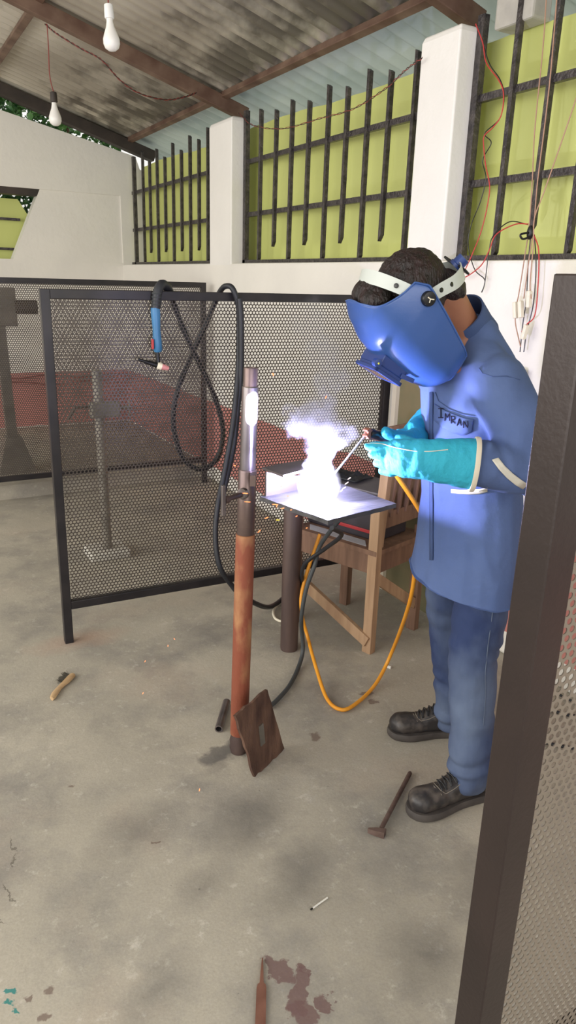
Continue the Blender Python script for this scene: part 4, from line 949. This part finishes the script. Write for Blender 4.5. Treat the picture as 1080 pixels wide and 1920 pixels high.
# shoes
def shoe(toe, heel, name='shoe'):
    toe, heel = Vector(toe), Vector(heel); toe.z = heel.z = 0; d = (toe-heel).normalized(); s = Vector((-d.y, d.x, 0)); L = (toe-heel).length
    def Q(a, b, c): return heel+d*(a*L)+s*b+Vector((0, 0, c))
    sh = empty('shoe', (toe+heel)/2); fin(sh, PE); sh.location = (toe+heel)/2; sh.matrix_parent_inverse = Matrix.Translation(-PE.location)
    outl = [(0, 0), (.02, .020), (.08, .033), (.25, .034), (.42, .036), (.60, .046), (.75, .051), (.88, .045), (.96, .030), (1.0, 0)]
    prof = [(a, b) for a, b in outl] + [(a, -b*(.92 if a > .5 else 1)) for a, b in reversed(outl[1:-1])]
    P2 = spline([Vector((a, b, 0)) for a, b in prof+[prof[0]]], 4)[:-1]
    k = MB(); k.loft([[Q(p.x*.985+.007, p.y*.95, 0) for p in P2], [Q(p.x*1.01-.005, p.y*1.05, .006) for p in P2], [Q(p.x*1.015-.007, p.y*1.06, .018) for p in P2], [Q(p.x*1.0, p.y*1.0, .027) for p in P2]]); k.build('sole', M_SOLE, sh, True)
    k = MB(); ss = (s.x, s.y, s.z)
    chain(k, [Q(.10, 0, .05), Q(.30, 0, .052), Q(.55, 0, .045), Q(.78, 0, .046), Q(.87, 0, .044)], [(.030, .032), (.034, .036), (.038, .032), (.043, .036), (.038, .034)], ss)
    chain(k, [Q(.14, 0, .09), Q(.30, 0, .085), Q(.55, 0, .060)], [(.030, .034), (.034, .034), (.034, .030)], ss); cone_verts(k, Q(.15, 0, .06), Q(.17, 0, .12), .034, .037)
    k.ell(Q(.84, 0, .045), (d*.040, s*.045, Vector((0, 0, .036))))
    up = blob('upper', k, .0045, 4, M_SHOE, sh, lambda p, n_: .0012*mn.noise(p*40)+.0015*math.sin((p-heel).dot(d)*110)*math.exp(-(((p-heel).dot(d)/L-.62)/.06)**2))
    for q in up.data.vertices:
        if q.co.z < .018: q.co.z = .018
    bpy.context.view_layer.update()
    def top_(a, b, off=.001):
        hit, loc, nn, i_ = up.ray_cast(Q(a, b, .3), Vector((0, 0, -1))); return (loc+nn*off) if hit else Q(a, b, .09)
    for a in (.36, .42, .48, .54, .60):
        MB().tube([top_(a, y, .004) for y in (-.022, -.012, 0, .012, .022)], .0024, 6).build('lace', M_LACE, sh, True)
        MB().tube([top_(a+.0, -.022, .005), top_(a+.03, 0, .007), top_(a+.055, .022, .005)], .0022, 6).build('lace', M_LACE, sh, True)
    for sg in (-1, 1):
        MB().tube([top_(a, sg*b) for a, b in ((.30, .024), (.40, .027), (.52, .029), (.62, .028), (.66, .018), (.67, 0))], .0012, 6).build('stitching', M_STITCH, sh, True)
    MB().tube([top_(.67, .03), top_(.70, 0, .001), top_(.67, -.03)], .001, 6).build('toe_seam', M_STITCH, sh, True)
    return sh
shoe((1.213, 1.352, 0), (1.492, 1.318, 0)); shoe((1.405, 1.708, 0), (1.662, 1.590, 0))

# gauntlets
def at(x, y, Yp): return onY(x, y, Yp)
k = MB(); Zv = (0, 0, 1)
cf = Vector((1.270, 1.297, 1.078)); wr = at(800, 862, 1.365); pm = at(762, 860, 1.41); kn_ = at(738, 856, 1.45)
k2 = (cf-wr).normalized()
chain(k, [cf, wr, pm, kn_], [(.066, .050), (.053, .038), (.051, .031), (.046, .025)], Zv)
for (bx, by_), (mx, my), (tx, ty_), r_, yy in (((745, 838), (715, 836), (690, 837), .0132, 1.475), ((742, 853), (716, 853), (697, 852), .0136, 1.47), ((744, 868), (722, 870), (706, 868), .0132, 1.465), ((750, 882), (732, 886), (717, 883), .0122, 1.46)):
    chain(k, [at(bx, by_, 1.45), at(mx, my, yy), at(tx, ty_, yy+.022)], [r_*1.1, r_, r_*.82])
chain(k, [at(800, 850, 1.38), at(776, 836, 1.42), at(758, 826, 1.455), at(748, 822, 1.475)], [.026, .020, .015, .012])
def gd(p, n_): return .0018*mn.noise(p*35)+.0015*mn.noise(p*70)+.003*math.sin((p-cf).dot(k2)*120+4*mn.noise(p*12))*math.exp(-((p-wr).length/.05)**2)
gl = blob('gauntlet', k, .0036, 2, M_GLOVE, PE, gd); gl['label'] = 'near teal gauntlet cupped under the electrode holder'
# cut the cuff end flat and add its cream binding
for q in gl.data.vertices:
    t = (q.co-cf).dot(k2)
    if t > .004: q.co -= k2*(t-.004)
def binding(c, ax, a_, b_, up_):
    ax = ax.normalized(); s = Vector(up_); s = (s-ax*s.dot(ax)).normalized(); t = ax.cross(s)
    ring = [c+s*a_*math.cos(2*PI*j/32)+t*b_*math.sin(2*PI*j/32) for j in range(33)]; k = MB()
    rings = [[r_+(r_-c).normalized()*o1+ax*o2 for o1, o2 in ((.003, -.006), (.004, 0), (.003, .006), (-.003, .006), (-.003, -.006))] for r_ in ring]
    return k.loft(rings, cap=False)
binding(cf+k2*.002, k2, .066, .050, Zv).build('cuff_binding', M_TRIM, gl, True)
q = snap(gl, [(688, 831), (705, 831), (720, 833), (737, 838), (755, 842), (780, 846), (810, 846), (840, 843)], .0004)
if len(q) > 3: MB().tube(spline(q, 4), .0011, 6).build('glove_seam', M_TRIM, gl, True)
k = MB()
cf2 = at(838, 768, 1.665); w2 = at(803, 794, 1.61); p2 = at(772, 814, 1.58)
kk2 = (cf2-w2).normalized()
chain(k, [cf2, w2, at(785, 812, 1.60), p2], [(.058, .050), (.052, .044), (.048, .038), (.040, .026)], Zv)
chain(k, [at(785, 820, 1.56), at(762, 823, 1.53), at(740, 818, 1.52), at(724, 811, 1.515)], [.028, .022, .0175, .0145])
for i, (yy, zz, r_) in enumerate(((1.545, .0, .013), (1.545, .018, .0135), (1.55, .036, .013), (1.56, .052, .0115))):
    b_ = at(768+7*i, 818, 1.56)
    chain(k, [b_+Vector((0, .02, 0)), at(748+7*i, 812, 1.585), at(742+7*i, 832, 1.575), at(750+7*i, 842, 1.535)], [r_*1.15, r_, r_*.95, r_*.8])
g2 = blob('gauntlet', k, .0036, 2, M_GLOVE, PE, lambda p, n_: .0018*mn.noise(p*35)+.0015*mn.noise(p*70)); g2['label'] = 'far teal gauntlet gripping the electrode holder'
for q in g2.data.vertices:
    t = (q.co-cf2).dot(kk2)
    if t > .004: q.co -= kk2*(t-.004)
binding(cf2+kk2*.002, kk2, .058, .050, Zv).build('cuff_binding', M_TRIM, g2, True)

# electrode holder and its rod
hA, hB = at(690, 812, 1.53), at(790, 838, 1.57)
eh = empty('electrode_holder', hA, 'black electrode holder with copper jaws gripped in the gloves', 'electrode holder')
d = (hB-hA).normalized(); MB().lathe(hA, d, [(.004, .012), (.008, .0145), (.055, .0145), (.06, .012), (.15, .012), (.152, .008)], 18).build('grip', M_BLACK, eh, True)
MB().beam(hA-d*.012+Vector((0, 0, .006)), hA+d*.05+Vector((0, 0, .013)), .018, .005, c=.001).build('jaw', M_COPPER, eh)
MB().beam(hA-d*.012-Vector((0, 0, .008)), hA+d*.04-Vector((0, 0, .012)), .018, .005, c=.001).build('jaw', M_COPPER, eh)
MB().cbox((-.006, -.010, -.014), (.004, .010, .014), .002, Matrix.Translation(hA)).build('jaw_spring', M_COPPER, eh)
er = MB().tube([hA+Vector((0, 0, .004)), hA.lerp(ARC, .96)+Vector((0, 0, 0))], .0027, 10).build('welding_electrode', M_ROD, None, True); tag(er, 'long grey electrode rod reaching from the holder down to the arc', 'electrode')

# ------------------------------------------------------------------ arc, sparks, smoke
M_ARC = emit('arc_plasma', (.80, .82, 1, 1), 60)
tag(MB().ell(ARC+Vector((0, 0, .012)), ((.014, 0, 0), (0, .014, 0), (0, 0, .016)), 16, 10).build('welding_arc', M_ARC, None, True), 'blinding white arc at the electrode tip on the work plate', 'arc')
M_SPK = emit('hot_spark', (1, .22, .07, 1), 3.2); M_SPY = emit('yellow_spark', (1, .5, .04, 1), 3); M_SPW = emit('white_spark', (1, .8, .75, 1), 4)
def spark(x, y, Yp, ln, ang, m=None, r=.0009):
    p = onY(x, y, Yp); a = math.radians(ang); d = R_*math.cos(a)+U_*math.sin(a)
    s = MB().lathe(p-d*ln/2, d, [(0, r*.3), (ln*.3, r), (ln*.8, r*.9), (ln, r*.2)], 8).build('spark', m or M_SPK, None, True)
    tag(s, 'tiny glowing orange weld spark flying off the work plate', 'spark', 'sparks flying from the weld')
for x, y, ln, an in ((460, 925, .014, -4), (464, 941, .016, -3), (516, 946, .016, -5), (500, 971, .010, 25), (486, 996, .010, 45), (521, 975, .010, 0), (519, 949, .006, 60), (530, 953, .009, 12), (528, 911, .006, 60), (556, 968, .006, 30), (546, 956, .005, 20), (440, 873, .006, 0), (512, 702, .008, 110), (611, 745, .008, 70), (650, 906, .012, 35), (645, 915, .012, 30), (655, 897, .010, 35), (640, 920, .008, 40), (575, 990, .005, 20), (540, 930, .006, 10), (560, 905, .006, 60)):
    spark(x, y, 1.55, ln, an, M_SPY if x == 521 else (M_SPW if x > 600 and y > 880 else M_SPK), .0013)
for x, y, an in ((327, 1198, -50), (315, 1211, 80), (268, 1300, 60), (374, 1481, 75), (272, 1240, 60)):
    spark(x, y, float(onZ(x, y, .03).y), .008, an, M_SPK, .0012)

def smoke():
    puffs = [(598, 905, .055, 1.0), (597, 868, .040, 1.0), (601, 838, .040, .9), (598, 812, .052, .9), (572, 800, .042, .8), (551, 797, .034, .7), (543, 775, .030, .6), (628, 812, .040, .55), (654, 812, .030, .4),
             (585, 775, .04, .5), (610, 765, .050, .35), (618, 715, .055, .2), (606, 655, .065, .12), (585, 600, .07, .06)]
    cs = [(onY(x, y, ARC.y), r*.9, a) for x, y, r, a in puffs]
    k = MB()
    for c, r, a in cs: k.ell(c, ((r*1.25, 0, 0), (0, r*1.25, 0), (0, 0, r*1.4)), 16, 10)
    m = bpy.data.materials.new('welding_smoke'); m.use_nodes = True; t = m.node_tree; t.nodes.clear(); N = t.nodes.new; L = t.links.new
    out = N('ShaderNodeOutputMaterial'); pv = N('ShaderNodeVolumePrincipled'); L(pv.outputs[0], out.inputs['Volume'])
    g = N('ShaderNodeNewGeometry'); n1 = N('ShaderNodeTexNoise'); n1.inputs['Scale'].default_value = 20; n1.inputs['Detail'].default_value = 2; L(g.outputs['Position'], n1.inputs['Vector'])
    sb = N('ShaderNodeVectorMath'); sb.operation = 'SUBTRACT'; sb.inputs[1].default_value = (.5, .5, .5); L(n1.outputs[1], sb.inputs[0])
    sc = N('ShaderNodeVectorMath'); sc.operation = 'SCALE'; sc.inputs['Scale'].default_value = .07; L(sb.outputs[0], sc.inputs[0])
    ad = N('ShaderNodeVectorMath'); ad.operation = 'ADD'; L(g.outputs['Position'], ad.inputs[0]); L(sc.outputs[0], ad.inputs[1])
    acc = None
    for c, r, a in cs:
        d = N('ShaderNodeVectorMath'); d.operation = 'DISTANCE'; d.inputs[1].default_value = c; L(ad.outputs[0], d.inputs[0])
        mr = N('ShaderNodeMapRange'); mr.interpolation_type = 'SMOOTHSTEP'; mr.inputs[1].default_value = r*.55; mr.inputs[2].default_value = r*1.1; mr.inputs[3].default_value = a; mr.inputs[4].default_value = 0; L(d.outputs['Value'], mr.inputs[0])
        if acc is None: acc = mr.outputs[0]
        else: q = N('ShaderNodeMath'); q.operation = 'MAXIMUM'; L(acc, q.inputs[0]); L(mr.outputs[0], q.inputs[1]); acc = q.outputs[0]
    n2 = N('ShaderNodeTexNoise'); n2.inputs['Scale'].default_value = 30; n2.inputs['Detail'].default_value = 1.5; n2.inputs['Distortion'].default_value = .8; L(g.outputs['Position'], n2.inputs['Vector'])
    r2 = N('ShaderNodeMapRange'); r2.inputs[1].default_value = .40; r2.inputs[2].default_value = .62; r2.inputs[3].default_value = .12; r2.inputs[4].default_value = 1; L(n2.outputs[0], r2.inputs[0])
    mu = N('ShaderNodeMath'); mu.operation = 'MULTIPLY'; L(acc, mu.inputs[0]); L(r2.outputs[0], mu.inputs[1])
    m2 = N('ShaderNodeMath'); m2.operation = 'MULTIPLY'; m2.inputs[1].default_value = 38; L(mu.outputs[0], m2.inputs[0]); L(m2.outputs[0], pv.inputs['Density'])
    pv.inputs['Color'].default_value = (.62, .62, .66, 1)
    # emission added to the smoke round the arc, imitating its white glare
    d = N('ShaderNodeVectorMath'); d.operation = 'DISTANCE'; d.inputs[1].default_value = ARC+Vector((0, 0, .03)); L(ad.outputs[0], d.inputs[0])
    mr = N('ShaderNodeMapRange'); mr.interpolation_type = 'SMOOTHSTEP'; mr.inputs[1].default_value = .01; mr.inputs[2].default_value = .075; mr.inputs[3].default_value = 60; mr.inputs[4].default_value = 0; L(d.outputs['Value'], mr.inputs[0])
    L(mr.outputs[0], pv.inputs['Emission Strength']); pv.inputs['Emission Color'].default_value = (.8, .78, 1, 1)
    m.cycles.volume_step_rate = 0.12; m.cycles.volume_sampling = 'MULTIPLE_IMPORTANCE'
    o = blob('smoke_plume', k, .008, 1, m, None); o.data.materials.clear(); o.data.materials.append(m)
    tag(o, 'white smoke plume billowing up from the welding arc', 'smoke', kind='stuff')
smoke()
